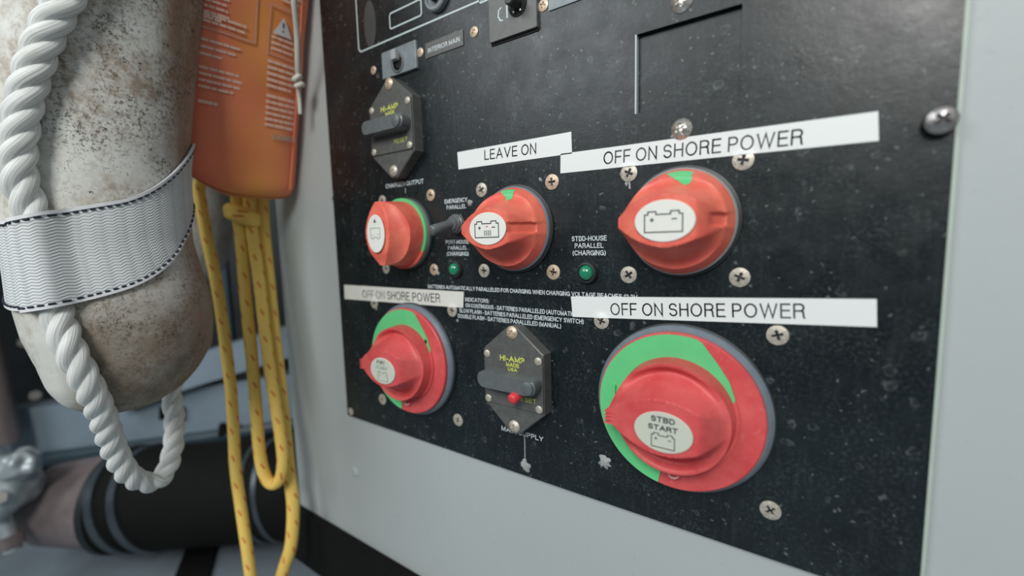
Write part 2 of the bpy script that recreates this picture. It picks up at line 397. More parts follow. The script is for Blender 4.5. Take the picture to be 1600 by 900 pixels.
def catmull(pts, step):
    P = [Vector(p) for p in pts]; P = [P[0] * 2 - P[1]] + P + [P[-1] * 2 - P[-2]]; out = []
    for i in range(1, len(P) - 2):
        d = (P[i + 1] - P[i]).length; k = max(1, int(d / step))
        for j in range(k):
            t = j / k; a, b, c, e = P[i - 1], P[i], P[i + 1], P[i + 2]
            out.append(.5 * ((2 * b) + (c - a) * t + (2 * a - 5 * b + 4 * c - e) * t * t + (3 * b - a - 3 * c + e) * t ** 3))
    out.append(P[-2]); return out
def resample(P, step):
    out = [P[0]]; acc = 0
    for a, b in zip(P, P[1:]):
        d = (b - a).length
        while acc + d >= step:
            k = (step - acc) / d; a = a.lerp(b, k); out.append(a.copy()); d = (b - a).length; acc = 0
        acc += d
    return out
def tube(name, P, r, mat, parent=None, seg=12, flat=1.0, T=None, N=None):
    if N is None: T, N = frames(P)
    V = []; F = []; n = len(P); s = [0]
    for i in range(1, n): s.append(s[-1] + (P[i] - P[i - 1]).length)
    for i in range(n):
        B = T[i].cross(N[i]); ri = r(i / (n - 1)) if callable(r) else r
        for j in range(seg):
            a = 2 * math.pi * j / seg; V.append(P[i] + N[i] * (math.cos(a) * ri) + B * (math.sin(a) * ri * flat))
    for i in range(n - 1):
        for j in range(seg): F.append((i * seg + j, i * seg + (j + 1) % seg, (i + 1) * seg + (j + 1) % seg, (i + 1) * seg + j))
    nf = len(F); F.append(tuple(range(seg))); F.append(tuple((n - 1) * seg + j for j in range(seg)))
    def uv(fi, vi):
        if fi >= nf: return (0, 0)
        j = vi % seg
        if j == 0 and fi % seg == seg - 1: j = seg
        return (j / seg, s[vi // seg])
    return obj(name, (V, F), mat, parent, smooth=60, uv=uv)
mm = .001

# ------------------------------------------------------------------ setting
# the painted bulkhead carries the panel; its left end and lower edge are free
def wall_mesh():
    # face with a pocket behind the instrument cut-out
    return box3(-.2725, 1.3, .0, .03, -.2325, 1.3)
tag(obj('wall_front', wall_mesh(), M_wall), 'light grey painted bulkhead behind the black switch panel', kind='structure')
tag(obj('trim_1', box3(-.284, 1.3, -.004, .03, -.2885, -.2325), M_hose), 'black strip along the foot of the grey bulkhead', kind='structure')
FZ = -.40
tag(obj('floor', box3(-1.6, 1.6, -2.0, 1.2, FZ - .02, FZ), M_floor), 'grey painted floor of the machinery space', kind='structure')
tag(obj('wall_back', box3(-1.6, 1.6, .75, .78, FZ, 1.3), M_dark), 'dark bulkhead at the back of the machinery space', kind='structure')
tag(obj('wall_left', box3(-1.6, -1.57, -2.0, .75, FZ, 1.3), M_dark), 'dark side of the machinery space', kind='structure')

tag(obj('wall_opposite_added', box3(-1.6, 1.6, -2.0, -1.97, FZ, .30), M_dark), 'unseen dark wall added opposite the panel to darken its lower reflections', kind='structure')  # added out of view so the lower panel reflects something dark
# ------------------------------------------------------------------ panel
panel = empty('switch_panel', (0, 0, 0), 'black dusty electrical switch panel screwed to the grey bulkhead', 'panel')
PT = .0032                                       # panel thickness; its face is at h = 0
u0, u1, v0, v1 = -.1755, .1865, -.1165, .30
cx0, cx1, cz0, cz1 = .075, .120, .087, .123
def panel_mesh():
    """sheet with a rectangular window, built from a grid ring"""
    X = [u0, cx0, cx1, u1]; Z = [v0, cz0, cz1, v1]; V = []; F = []
    for h in (0, -PT):
        for z in Z:
            for x in X: V.append(L(x, z, h))
    def q(i, j, k): return k * 16 + j * 4 + i
    for j in range(3):
        for i in range(3):
            if i == 1 and j == 1: continue
            F.append((q(i, j, 0), q(i + 1, j, 0), q(i + 1, j + 1, 0), q(i, j + 1, 0)))
            F.append((q(i, j, 1), q(i, j + 1, 1), q(i + 1, j + 1, 1), q(i + 1, j, 1)))
    for i in range(3):
        F.append((q(i, 0, 0), q(i, 0, 1), q(i + 1, 0, 1), q(i + 1, 0, 0))); F.append((q(i, 3, 0), q(i + 1, 3, 0), q(i + 1, 3, 1), q(i, 3, 1)))
        F.append((q(0, i, 0), q(0, i + 1, 0), q(0, i + 1, 1), q(0, i, 1))); F.append((q(3, i, 0), q(3, i, 1), q(3, i + 1, 1), q(3, i + 1, 0)))
    a, b, c, d = (1, 1), (2, 1), (2, 2), (1, 2)
    for p, r_ in ((a, b), (b, c), (c, d), (d, a)): F.append((q(*p, 0), q(*r_, 0), q(*r_, 1), q(*p, 1)))
    return V, F
# the bulkhead face sits just behind the sheet
for o_ in (bpy.data.objects['wall_front'],):
    for v in o_.data.vertices:
        if v.co.y < .001: v.co.y = PT
obj('face_plate', panel_mesh(), M_panel, panel)
obj('blanking_plate', rbox(cx0 + .0003, cx1 - .0003, cz0 + .0003, cz1 - .0003, -.0031, -.0026, .0005), M_panel, panel)['label'] = 'recessed black blanking plate in the rectangular cut-out'
# light on the left edge of the cut-out, painted as a pale line
obj('lit_edge', stroke([(cx0 + .0002, cz1), (cx0 + .0002, cz0), ], .0007, -.0026, .00015), M_line, panel)['label'] = 'painted pale highlight on the left edge of the cut-out'
obj('edge_bead', rbox(u1, u1 + .0012, v0, v1, -PT, -.0006, .0003), simple('pale_green_sealant', (.42, .50, .44), .5), panel)['label'] = 'pale sealant bead along the right edge'

# --- screws (one mesh per kind, shared)
def screw_mesh(R, hh, cross=True, h0=0, base=.0004, seg=40, rings=12):
    V = []; F = []
    prof = [(R * 1.0, h0 - .0005), (R, h0 + base)]
    for r, h in prof:
        for i in range(seg):
            a = 2 * math.pi * i / seg; V.append(L(r * math.cos(a), r * math.sin(a), h))
    for k in range(rings - 1, 0, -1):
        r = R * k / rings * .97
        for i in range(seg):
            a = 2 * math.pi * i / seg; x = r * math.cos(a); z = r * math.sin(a)
            h = h0 + base + hh * (1 - (r / R) ** 2)
            if cross and max(abs(x), abs(z)) < R * .52 and min(abs(x), abs(z)) < R * .13: h -= R * .30 * (1 - .4 * r / R)
            V.append(L(x, z, h))
    V.append(L(0, 0, h0 + base + hh - R * .33 * cross))
    n = rings + 1
    for j in range(n - 1):
        for i in range(seg): F.append((j * seg + i, j * seg + (i + 1) % seg, (j + 1) * seg + (i + 1) % seg, (j + 1) * seg + i))
    for i in range(seg): F.append(((n - 1) * seg + i, (n - 1) * seg + (i + 1) % seg, len(V) - 1))
    return V, F
def rotz(vf, a):
    c, s = math.cos(a), math.sin(a); return [(x * c - z * s, y, x * s + z * c) for x, y, z in vf[0]], vf[1]
_sc = {}
def screw(parent, u, v, R=.0036, hh=.0008, mat=None, h=0, name='screw', rot=None, label=None, base=.0004):
    key = (R, hh, (mat or M_steel).name, base)
    if key not in _sc:
        o = obj(name, screw_mesh(R, hh, base=base), mat or M_steel, parent, smooth=25); _sc[key] = o
    else:
        o = _sc[key].copy(); COL.objects.link(o); o.parent = parent; o.name = name
        if 'label' in o: del o['label']
    o.location = L(u, v, h); o.rotation_euler = (0, random.uniform(0, 3) if rot is None else rot, 0)
    if label: o['label'] = label
    return o
SQ = [(.097, .0346, .025), (.004, .0348, .0247), (-.0892, .035, .0249)]
for cx, cz, k in SQ:
    for sx in (-1, 1):
        for sz in (-1, 1):
            screw(panel, cx + sx * k, cz + sz * k, .0042 if cx > 0 else .0038, .0006, M_brass if (sx, cx > .05) == (1, False) else M_steel)
for u, v in ((.1370, -.0146), (.1369, -.0934), (.0573, -.0152), (-.1273, -.0932), (-.0478, -.0926), (-.1303, -.0170), (-.0491, -.0170)):
    screw(panel, u, v, .0042, .0006, M_steel)
screw(panel, .0966, .0764, .0047, .0022, M_bright, label='bright pan-head screw under the rectangular cut-out')
screw(panel, .0958, .1311, .0047, .0022, M_bright, label='pan-head screw over the rectangular cut-out')
sb = screw(panel, .1826, .0652, .0042, .0012, mat_steel('dull_dark_steel', (0.42, 0.41, 0.40), .3, .8), h=.0030, label='raised screw with a black body by the right edge'); sb.rotation_euler[1] = .75
obj('screw_body', lathe([(.0046, 0), (.0046, .0024), (.0043, .0034), (.0001, .0034)], 40, .1822, .0647), M_blk, panel, smooth=35)
for u, v, r in ((-.0225, .1515, .0030), (-.0680, .1515, .0028), (-.1157, .1515, .0028), (.0250, .1515, .0031)):
    screw(panel, u, v, r, .0006, M_brass)
screw(panel, -.1738, .0660, .0022, .0005, M_blk); screw(panel, -.1703, -.1122, .0032, .0006, M_steel)
def blob(parent, u, v, r, seed, h=.0012):
    V = []; F = []; n = 18; rnd = random.Random(seed)
    rad = [r * rnd.uniform(.65, 1.25) for _ in range(n)]
    for k, (f, hz) in enumerate(((1, 0.0), (.85, .4), (.5, 1.))):
        for i in range(n):
            a = 2 * math.pi * i / n; V.append(L(u + rad[i] * f * math.cos(a), v + rad[i] * f * math.sin(a) * 1.15, h * hz + (0 if k == 0 else rnd.uniform(0, .0002))))
    V.append(L(u, v, h))
    for j in range(2):
        for i in range(n): F.append((j * n + i, j * n + (i + 1) % n, (j + 1) * n + (i + 1) % n, (j + 1) * n + i))
    for i in range(n): F.append((2 * n + i, 2 * n + (i + 1) % n, 3 * n))
    return obj('sealant_blob', (V, F), M_seal, parent, smooth=50)
blob(panel, .0586, -.0930, .0036, 1); blob(panel, .0065, -.1098, .0034, 2)
blob(panel, .0213, .0615, .0011, 4, .0006); blob(panel, -.0605, .0072, .0010, 5, .0006); blob(panel, -.0305, .0525, .0019, 6, .0008)
blob(panel, .0925, .0738, .0010, 7, .0006); blob(panel, -.1282, -.0215, .0009, 8, .0006); blob(panel, .0708, .0545, .0011, 9, .0006); blob(panel, -.0449, -.0235, .0009, 11, .0006)
# paint and drip streaks under the screws
for u, z0, z1, w in ((.0065, -.106, -.090, .0006), (.0722, .056, .052, .0009), (-.0890, .0632, .0668, .0006)):
    obj('drip', stroke([(u, z0), (u + .0002, z1)], w, 0, .00015), M_seal, panel)

# --- printing on the panel
ph = .00012
def pt(s, x0, x1, z0, z1, b=.035): return text(panel, s, x0, x1, z0, z1, ph, M_print, bold=b)
pt('BATTERIES AUTOMATICALLY PARALLELED FOR CHARGING WHEN CHARGING VOLTAGE REACHES 13.2V', -.0710, .0765, -.0029, -.0004)
pt('INDICATORS:', -.0373, -.0178, -.0102, -.0076)
pt('ON CONTINUOUS - BATTERIES PARALLELED (AUTOMATIC)', -.0373, .0425, -.0140, -.0114)
pt('SLOW FLASH - BATTERIES PARALLELED (EMERGENCY SWITCH)', -.0428, .0469, -.0178, -.0152)
pt('DOUBLE FLASH - BATTERIES PARALLELED (MANUAL)', -.0442, .0330, -.0215, -.0189)
pt('EMERGENCY', -.0520, -.0325, .0533, .0560); pt('PARALLEL', -.0505, -.0338, .0494, .0520)
for cx, s in ((-.0425, 'PORT-HOUSE'), (.0503, 'STBD-HOUSE')):
    pt(s, cx - .0100, cx + .0100, .0270, .0296); pt('PARALLEL', cx - .0082, cx + .0082, .0233, .0258); pt('(CHARGING)', cx - .0095, cx + .0095, .0194, .0220)
pt('CHARGER OUTPUT', -.1095, -.0705, .0682, .0712)
pt('MAIN SUPPLY', -.0108, .0200, -.0912, -.0882)
lp = obj('legend_plate', rbox(-.0630, -.0309, .1462, .1553, 0, .0006, .0004), M_brk, panel); lp['label'] = 'grey plastic legend plate'
text(panel, 'INTERIOR MAIN', -.0605, -.0336, .1490, .1518, .0007, M_print, bold=.02)
obj('legend_plate', rbox(.0285, .0640, .1475, .1572, 0, .0006, .0004), M_plate, panel)
obj('white_strip', rbox(.0330, .0520, .1560, .1600, 0, .0009, .0004), M_line, panel)
def rrect(x0, x1, z0, z1, r, n=5):
    P = []
    for cx, cz, a0 in ((x1 - r, z1 - r, 0), (x0 + r, z1 - r, 90), (x0 + r, z0 + r, 180), (x1 - r, z0 + r, 270)):
        for i in range(n + 1):
            a = math.radians(a0 + 90 * i / n); P.append((cx + r * math.cos(a), cz + r * math.sin(a)))
    return P
obj('printed_frame', stroke(rrect(-.1310, -.0120, .1674, .29, .0035), .0011, 0, ph, True), M_line, panel)
obj('printed_frame', stroke(rrect(-.0960, -.0655, .1737, .1835, .0016), .0010, 0, ph, True), M_line, panel)
obj('printed_frame', stroke(rrect(-.0175, .0300, .1660, .1745, .0008), .0010, 0, ph, True), M_line, panel)
obj('worn_patch', prism([(-.117 + .0065 * math.cos(a / 16 * 6.283), .183 + .016 * math.sin(a / 16 * 6.283)) for a in range(16)], 0, .0001), simple('rubbed_grey', (.05, .055, .055), .5), panel)
# small round instrument cut by the top of the frame
dl = empty('round_gauge', W(-.0505, .1795, 0), 'small round dark gauge inside the pale outlined box', 'gauge')
obj('bezel', lathe([(.0088, 0), (.0088, .003), (.0080, .0038), (.0068, .0038), (.0064, .0022), (.0001, .0022)], 40), M_plate, dl, smooth=35)
obj('knob', lathe([(.0034, .002), (.0034, .0058), (.0028, .0065), (.0001, .0065)], 28), M_blk, dl, smooth=35)

# ------------------------------------------------------------------ label tapes
def tape(corners, mat, label, txt, tx0, tx1, tz0, tz1, tmat, bumps=(), ang=0.):
    (ax, az), (bx, bz), (cx, cz), (dx, dz) = corners      # tl, tr, br, bl
    ox, oz = (ax + cx) / 2, (az + cz) / 2
    e = empty('label_tape', W(ox, oz, 0), label, 'label')
    nx, nz = 90, 10; V = []; F = []
    def H(x, z):
        h = .00028
        for bu, bv, br, bh in bumps:
            d = math.hypot(x - bu, z - bv); h += bh / (1 + math.exp((d - br) / .0005))
        return h
    for lay in (1, 0):
        for j in range(nz + 1):
            for i in range(nx + 1):
                s, t_ = i / nx, j / nz
                x = (ax * (1 - s) + bx * s) * (1 - t_) + (dx * (1 - s) + cx * s) * t_
                z = (az * (1 - s) + bz * s) * (1 - t_) + (dz * (1 - s) + cz * s) * t_
                V.append(L(x - ox, z - oz, H(x, z) if lay else 0.00004))
    k = (nx + 1) * (nz + 1)
    for j in range(nz):
        for i in range(nx):
            a = j * (nx + 1) + i; F.append((a, a + 1, a + nx + 2, a + nx + 1))
    rim = [i for i in range(nx + 1)] + [j * (nx + 1) + nx for j in range(1, nz + 1)] + [nz * (nx + 1) + i for i in range(nx - 1, -1, -1)] + [j * (nx + 1) for j in range(nz - 1, 0, -1)]
    for a, b in zip(rim, rim[1:] + rim[:1]): F.append((a, b, b + k, a + k))
    obj('tape_strip', (V, F), mat, e, smooth=50)
    t = text(e, txt, tx0 - ox, tx1 - ox, tz0 - oz, tz1 - oz, 0, tmat, ang=ang)
    for v in t.data.vertices: v.co.y = -(H(v.co.x + ox, v.co.z + oz) + .00012)
tape([(-.0392, .0844), (.0408, .0842), (.0411, .0730), (-.0387, .0737)], M_tapew, 'short white label tape reading LEAVE ON', 'LEAVE ON', -.0176, .0190, .0769, .0828, M_tapetext, ang=-.03)
tape([(.0343, .0737), (.1657, .0716), (.1664, .0610), (.0340, .0635)], M_tapew, 'white OFF ON SHORE POWER label tape in the upper row, above the battery switch', 'OFF ON SHORE POWER', .0588, .1430, .0652, .0714, M_tapetext, [(.0720, .0597, .0037, .0012), (.1220, .0591, .0037, .0011), (.0966, .0764, .0030, .0004)], ang=-.026)
tape([(.0395, -.0030), (.1686, .0026), (.1692, -.0081), (.0404, -.0143)], M_tapew, 'white OFF ON SHORE POWER label tape directly above the largest red switch', 'OFF ON SHORE POWER', .0626, .1466, -.0116, -.0053, M_tapetext, [(.0573, -.0152, .0037, .0011), (.1370, -.0146, .0036, .0009)], ang=.058)
tape([(-.1679, -.0041), (-.0382, -.0040), (-.0393, -.0146), (-.1683, -.0158)], M_tapeold, 'yellowed OFF ON SHORE POWER label tape with faded lettering, lower left', 'OFF ON SHORE POWER', -.1443, -.0597, -.0136, -.0074, M_inkfade, [(-.1303, -.0170, .0037, .0011), (-.0491, -.0170, .0037, .0011)], ang=.014)

# ------------------------------------------------------------------ battery switches
def smooth(a, b, x):
    t = max(0., min(1., (x - a) / (b - a))); return t * t * (3 - 2 * t)
def knob_mesh(R, Rb, hb, top, hw, scoop, lip, tipdrop, end_h, groove=.74, NR=40, NTH=180, fill=.0):
    """turned grip: scooped disc with a lens-shaped bar across it"""
    def H(x, z):
        ax = min(1, abs(x) / (R * 1.03)); w = hw * (1 - ax ** 1.9) ** .95 + R * .075
        t = top - tipdrop * ax * ax * (1 if x < 0 else .5)
        if x > R * .55: t -= (top - end_h) * smooth(R * .55, R * 1.0, x)
        d = abs(z) - w; r = math.hypot(x, z)
        low = hb + scoop + fill * smooth(-.15 * R, -.9 * R, x)
        if d <= 0: h = t
        else:
            s = R * .42; k = max(0, 1 - d / s); h = low + (t - low) * (k ** 2.0)
            h += lip * smooth(R * .80, R * .97, r) * (1 - k)
            h = min(h, t)
        if groove and x > R * groove: h -= R * .16 * smooth(R * groove, R * (groove + .06), x) * (1 - smooth(R * .09, R * .15, abs(z)))
        return h
    V = []; F = []
    for k in range(1, NR + 1):
        r = R * k / NR
        for i in range(NTH):
            a = 2 * math.pi * i / NTH; x, z = r * math.cos(a), r * math.sin(a); V.append(L(x, z, H(x, z)))
    for rr, hh in ((1, .3), (1, .7), (1, 1.)):
        for i in range(NTH):
            a = 2 * math.pi * i / NTH; x, z = R * math.cos(a), R * math.sin(a); h = H(x, z)
            q = R + (Rb - R) * hh; V.append(L(q * math.cos(a), q * math.sin(a), h + (hb - h) * hh))
    n = NR + 3
    for j in range(n - 1):
        for i in range(NTH): F.append((j * NTH + i, j * NTH + (i + 1) % NTH, (j + 1) * NTH + (i + 1) % NTH, (j + 1) * NTH + i))
    V.append(L(0, 0, H(0, 0))); c = len(V) - 1
    for i in range(NTH): F.append((i, (i + 1) % NTH, c))
    F.append(tuple((n - 1) * NTH + i for i in range(NTH)))
    return (V, F), H
def sector(poly, h0, h1): return prism(poly, h0, h1)
def ell(a, b, n=48, cx=0, cz=0): return [(cx + a * math.cos(2 * math.pi * i / n), cz + b * math.sin(2 * math.pi * i / n)) for i in range(n)]
def battery_icon(w, h, cx, cz, hh, wd):
    x0, x1, z0, z1 = cx - w / 2, cx + w / 2, cz - h / 2, cz + h / 2; tw = w * .18; th = h * .14
    P = [(x0, z0), (x1, z0), (x1, z1 - th), (x1 - tw * .5, z1 - th), (x1 - tw * .5, z1), (x1 - tw * 1.7, z1), (x1 - tw * 1.7, z1 - th),
         (x0 + tw * 1.7, z1 - th), (x0 + tw * 1.7, z1), (x0 + tw * .5, z1), (x0 + tw * .5, z1 - th), (x0, z1 - th)]
    parts = [stroke(P, wd, hh - .00008, hh, True)]
    s = w * .055; px, pz = x0 + w * .2, z0 + h * .60
    parts.append(stroke([(px - s, pz), (px + s, pz)], wd, hh - .00008, hh)); parts.append(stroke([(px, pz - s), (px, pz + s)], wd, hh - .00008, hh + .00001))
    parts.append(stroke([(x1 - w * .28, z0 + h * .62), (x1 - w * .14, z0 + h * .62)], wd, hh - .00008, hh))
    return cat(*parts)
def annulus(r0, r1, a0, a1, h0, h1, n=60):
    P = [(r1 * math.cos(math.radians(a0 + (a1 - a0) * i / n)), r1 * math.sin(math.radians(a0 + (a1 - a0) * i / n))) for i in range(n + 1)]
    Q = [(r0 * math.cos(math.radians(a0 + (a1 - a0) * i / n)), r0 * math.sin(math.radians(a0 + (a1 - a0) * i / n))) for i in range(n + 1)]
    V = []; F = []
    for h in (h0, h1):
        for p in P: V.append(L(*p, h))
        for q in Q: V.append(L(*q, h))
    m_ = n + 1
    for i in range(n):
        F.append((2 * m_ + i, 2 * m_ + i + 1, 3 * m_ + i + 1, 3 * m_ + i)); F.append((i, m_ + i, m_ + i + 1, i + 1))
        F.append((i, i + 1, 2 * m_ + i + 1, 2 * m_ + i)); F.append((m_ + i, 3 * m_ + i, 3 * m_ + i + 1, m_ + i + 1))
    F += [(0, 2 * m_, 3 * m_, m_), (n, m_ + n, 3 * m_ + n, 2 * m_ + n)]
    return V, F
def drape(H, pts, off=.00025, n=14, R=.0210, Rb=.0235, hb=.0045):
    def Hx(x, z):
        r = math.hypot(x, z)
        if r <= R: return H(x, z)
        h = H(x * R / r, z * R / r); return h + (hb - h) * (r - R) / (Rb - R)
    """small patch following the knob surface, pts = polar quads (r0,r1,a0,a1 as functions)"""
    V = []; F = []
    for j in range(n + 1):
        for i in range(n + 1):
            x, z = pts(i / n, j / n); V.append(L(x, z, Hx(x, z) + off))
    for j in range(n):
        for i in range(n):
            a = j * (n + 1) + i; F.append((a, a + 1, a + n + 2, a + n + 1))
    return V, F
def medium_switch(u, v, label, variant, rot=0):
    e = empty('battery_switch', W(u, v, 0), label, 'switch', 'red battery isolator switches')
    obj('base_ring', lathe([(.0243, 0), (.0243, .0036), (.0238, .0042), (.0222, .0044), (.0210, .0044)], 96), M_ring if variant == 'B' else simple('pale_grey_ring', (0.24, .27, .27), .45), e, smooth=35)
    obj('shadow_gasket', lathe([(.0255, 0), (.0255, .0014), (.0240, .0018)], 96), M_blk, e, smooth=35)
    if variant == 'C': kn, H = knob_mesh(.0210, .0222, .0045, .0262, .0104, .0120, .0, .0015, .0240, groove=0, fill=.003)
    else: kn, H = knob_mesh(.0210, .0235, .0045, .0270, .0094, .0056, .0, .0030, .0150, groove=.74 if variant == 'A' else .56, fill=.0042)
    k = obj('knob', kn, M_red, e, smooth=32)
    k.rotation_euler = (0, rot, 0)
    lb = obj('label', prism(ell(.0124, .0087), .0268, .0275, .0002), M_labelw, k)
    lb['label'] = 'white oval label'
    if variant == 'C':
        o = battery_icon(.0095, .0070, .0, -.0002, .0276, .0004); V = [(-z, y, x) for x, y, z in o[0]]; V = [(-x, y, -z) for x, y, z in V]
        obj('battery_symbol', (V, o[1]), M_inkfade, k)
        obj('arrow_mark', prism([(-.0098, 0), (-.0072, .0013), (-.0072, -.0013)], .0274, .0276), M_ink, k)
    else:
        w = .0155 if variant == 'A' else .0160
        obj('battery_symbol', battery_icon(w, .0085, -.0003, -.0003, .0276, .0005), M_ink, k)
        if variant == 'B':
            obj('printed_bars', cat(*[rbox(-.0020 + i * .0013, -.0012 + i * .0013, -.0036, -.0008, .0274, .0276, .0001) for i in range(4)]), M_inkfade, k)
            obj('red_mark', prism(ell(.0007, .0004, 12, 0, .0012), .0274, .0276), M_red, k)
    if variant in 'AB':
        q = lambda i, j: ((-.0050 + i * .0120) * (1 - j) + (.0048 + i * .0018) * j, math.sqrt(max(0, .0224 ** 2 - (-.0050 + i * .0120) ** 2)) * (1 - j) + (.0152 + i * .0010) * j)
        sc = 1.0 if variant == 'A' else .85
        obj('green_marker', drape(H, lambda i, j: tuple(sc * c if n_ == 0 else c for n_, c in enumerate(q(i, j)))), M_green, k, smooth=60)['label'] = 'green position marker'
    else:
        obj('green_sector', annulus(.0195, .0243, -32, 118, .0040, .0056), M_green, e, smooth=35)
        obj('red_sector', annulus(.0195, .0243, -118, -32, .0040, .0056), M_red, e, smooth=35)
    return e
medium_switch(.097, .0346, 'red rotary battery switch with a plain battery symbol, second row far right', 'A')
medium_switch(.004, .0348, 'red rotary battery switch under the LEAVE ON tape', 'B')
medium_switch(-.0891, .0350, 'red rotary switch with grip turned upright, far left of the middle row', 'C', rot=math.pi / 2)
def large_switch(u, v, label, which):
    e = empty('battery_switch', W(u, v, 0), label, 'switch', 'red battery isolator switches')
    obj('base_ring', lathe([(.0405, 0), (.0405, .0030), (.0398, .0042), (.0388, .0052), (.0370, .0052)], 120), M_ring, e, smooth=30)
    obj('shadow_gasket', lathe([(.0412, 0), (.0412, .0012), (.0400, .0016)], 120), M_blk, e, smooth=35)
    obj('dial', lathe([(.0380, .004), (.0380, .0072), (.0374, .0078), (.0001, .0078)], 120), M_crim, e, smooth=30)
    # green sector printed on the dial: open arc from upper right round the left to the bottom
    po = [(.0205, .0085), (.0256, .0098), (.0256, .0112), (.0232, .0185), (.0182, .0262), (.0118, .0345)] + [(.0372 * math.cos(math.radians(a)), .0372 * math.sin(math.radians(a))) for a in range(75, 263, 4)]
    V = []; n = len(po)
    for hh in (.0079, .0084):
        for p in po:
            r = math.hypot(*p); V += [L(*p, hh), L(p[0] * .019 / r, p[1] * .019 / r, hh)]
    F = []; k = 2 * n
    for i in range(n - 1):
        j = 2 * i; F += [(j, j + 2, j + 3, j + 1), (k + j, k + j + 1, k + j + 3, k + j + 2), (j, k + j, k + j + 2, j + 2), (j + 1, j + 3, k + j + 3, k + j + 1)]
    F += [(0, 1, k + 1, k), (k - 2, 2 * k - 2, 2 * k - 1, k - 1)]; vf = (V, F)
    obj('green_sector', vf, M_green, e)
    kn, H = knob_mesh(.0256, .0266, .0079, .0290, .0106, .0055, .0042, .0030, .0170, groove=0, NR=44, NTH=180)
    obj('skirt', annulus(.020, .0279, -75, 21, .0078, .0090), M_crim, e, smooth=35)
    k = obj('knob', kn, M_crim, e, smooth=32)
    lb = obj('label', prism(ell(.0125, .0090, cx=.0008, cz=-.0015), .0288, .0294, .0002), M_label, k); lb['label'] = 'cream oval label'
    rib = cat(*[rbox(-.0268, -.0205, z - .0005, z + .0005, .0235, .0270, .0004) for z in (-.0036, -.0018, 0, .0018)])
    obj('grip_rib', rib, M_crim, k)
    if which == 'D':
        text(k, 'STBD', -.0042, .0060, .0030, .0055, .0296, M_ink, bold=.09); text(k, 'START', -.0054, .0072, -.0007, .0017, .0296, M_ink, bold=.09)
        obj('battery_symbol', battery_icon(.0098, .0062, .0010, -.0052, .0296, .00032), M_ink, k)
    else:
        text(k, 'PORT', -.0042, .0040, .0030, .0055, .0296, M_ink); text(k, 'START', -.0054, .0062, -.0007, .0017, .0296, M_inkfade)
        obj('battery_symbol', battery_icon(.0098, .0062, .0010, -.0052, .0296, .00032), M_inkfade, k)
    a = [Vector(L(.0003 + .0022 * math.cos(t), -.0305 - .0010 * math.sin(t), .0085 + .0014 * math.sin(t))) for t in [i * math.pi / 8 for i in range(9)]]
    tube('lock_loop', a, .0006, simple('pale_pink_plastic', (.75, .35, .33), .4), e, seg=8)
    if which == 'E': obj('lock_slot', prism(ell(.0012, .0016, 20, .0215, .0165), .0081, .0085), M_hole, e)
    if which == 'D': obj('stop_tab', rbox(-.0300, -.0284, .0010, .0090, .0080, .0100, .0003), M_green, e)
    return e
large_switch(.0971, -.0542, 'largest red battery switch, bottom right, its label reading STBD START', 'D')
large_switch(-.0886, -.0552, 'large red battery switch at the lower left corner of the panel', 'E')

# ------------------------------------------------------------------ circuit breakers
def breaker(u, v, label, mat, reset):
    e = empty('circuit_breaker', W(u, v, 0), label, 'circuit breaker', 'surface-mounted circuit breakers')
    hexp = [(3.2, 31.8), (-3.2, 31.8), (-21, 17.5), (-21, -17.5), (-3.2, -33), (3.2, -33), (21, -17.5), (21, 17.5)]
    obj('mounting_body', prism([(x * mm, z * mm) for x, z in hexp], 0, .0082, .0006), mat, e)
    obj('face_block', rbox(-.0208, .0208, -.0165, .0165, .0080, .0092, .0008, .0003), mat, e)
    lv = obj('lever', rbox(-.0205, .0205, -.0045, .0052, .0090, .0180, .0044, .0014, 8), M_brk2, e, smooth=40)
    obj('pivot_boss', lathe([(.0040, .0175), (.0039, .0184), (.0028, .0190), (.0001, .0191)], 28, .0158, .0003), M_brk2, lv, smooth=35)
    for z in (.0285, -.0285): screw(e, 0, z, .0038, .0016, M_brass if z > 0 else M_steel, h=.0082)
    for sx in (-.0182, .0182):
        for sz in (-.0140, .0140):
            r = obj('rivet', lathe([(.0023, .0090), (.0023, .0096), (.0015, .0101), (.0001, .0101)], 18, sx, sz), M_steel, e, smooth=35)
    text(e, 'HI-AMP', -.0085, .0090, .0112, .0146, .0094, M_yprint, bold=.09)
    text(e, 'MADE', -.0040, .0052, .0082, .0106, .0094, M_yprint, bold=.09)
    text(e, 'USA', -.0028, .0038, .0056, .0077, .0094, M_yprint, bold=.09)
    text(e, 'RESET', .0030, .0165, -.0112, -.0085, .0094, M_yprint, bold=.012)
    if reset:
        a = [Vector(L(.0080, -.0040, .0120)), Vector(L(.0076, -.0058, .0160)), Vector(L(.0070, -.0068, .0200)), Vector(L(.0069, -.0070, .0208))]
        tube('reset_button', a, lambda t: .0031 if t < .8 else .0022, simple('bright_red_plastic', (.66, .05, .06), .35), e, seg=20)
    return e
breaker(.0050, -.0536, 'dark hexagonal circuit breaker with a red reset button between the two large switches', M_brk, True)
b1 = breaker(-.0905, .1062, 'upper circuit breaker with worn yellow print, above the far left switch', M_brk, False)

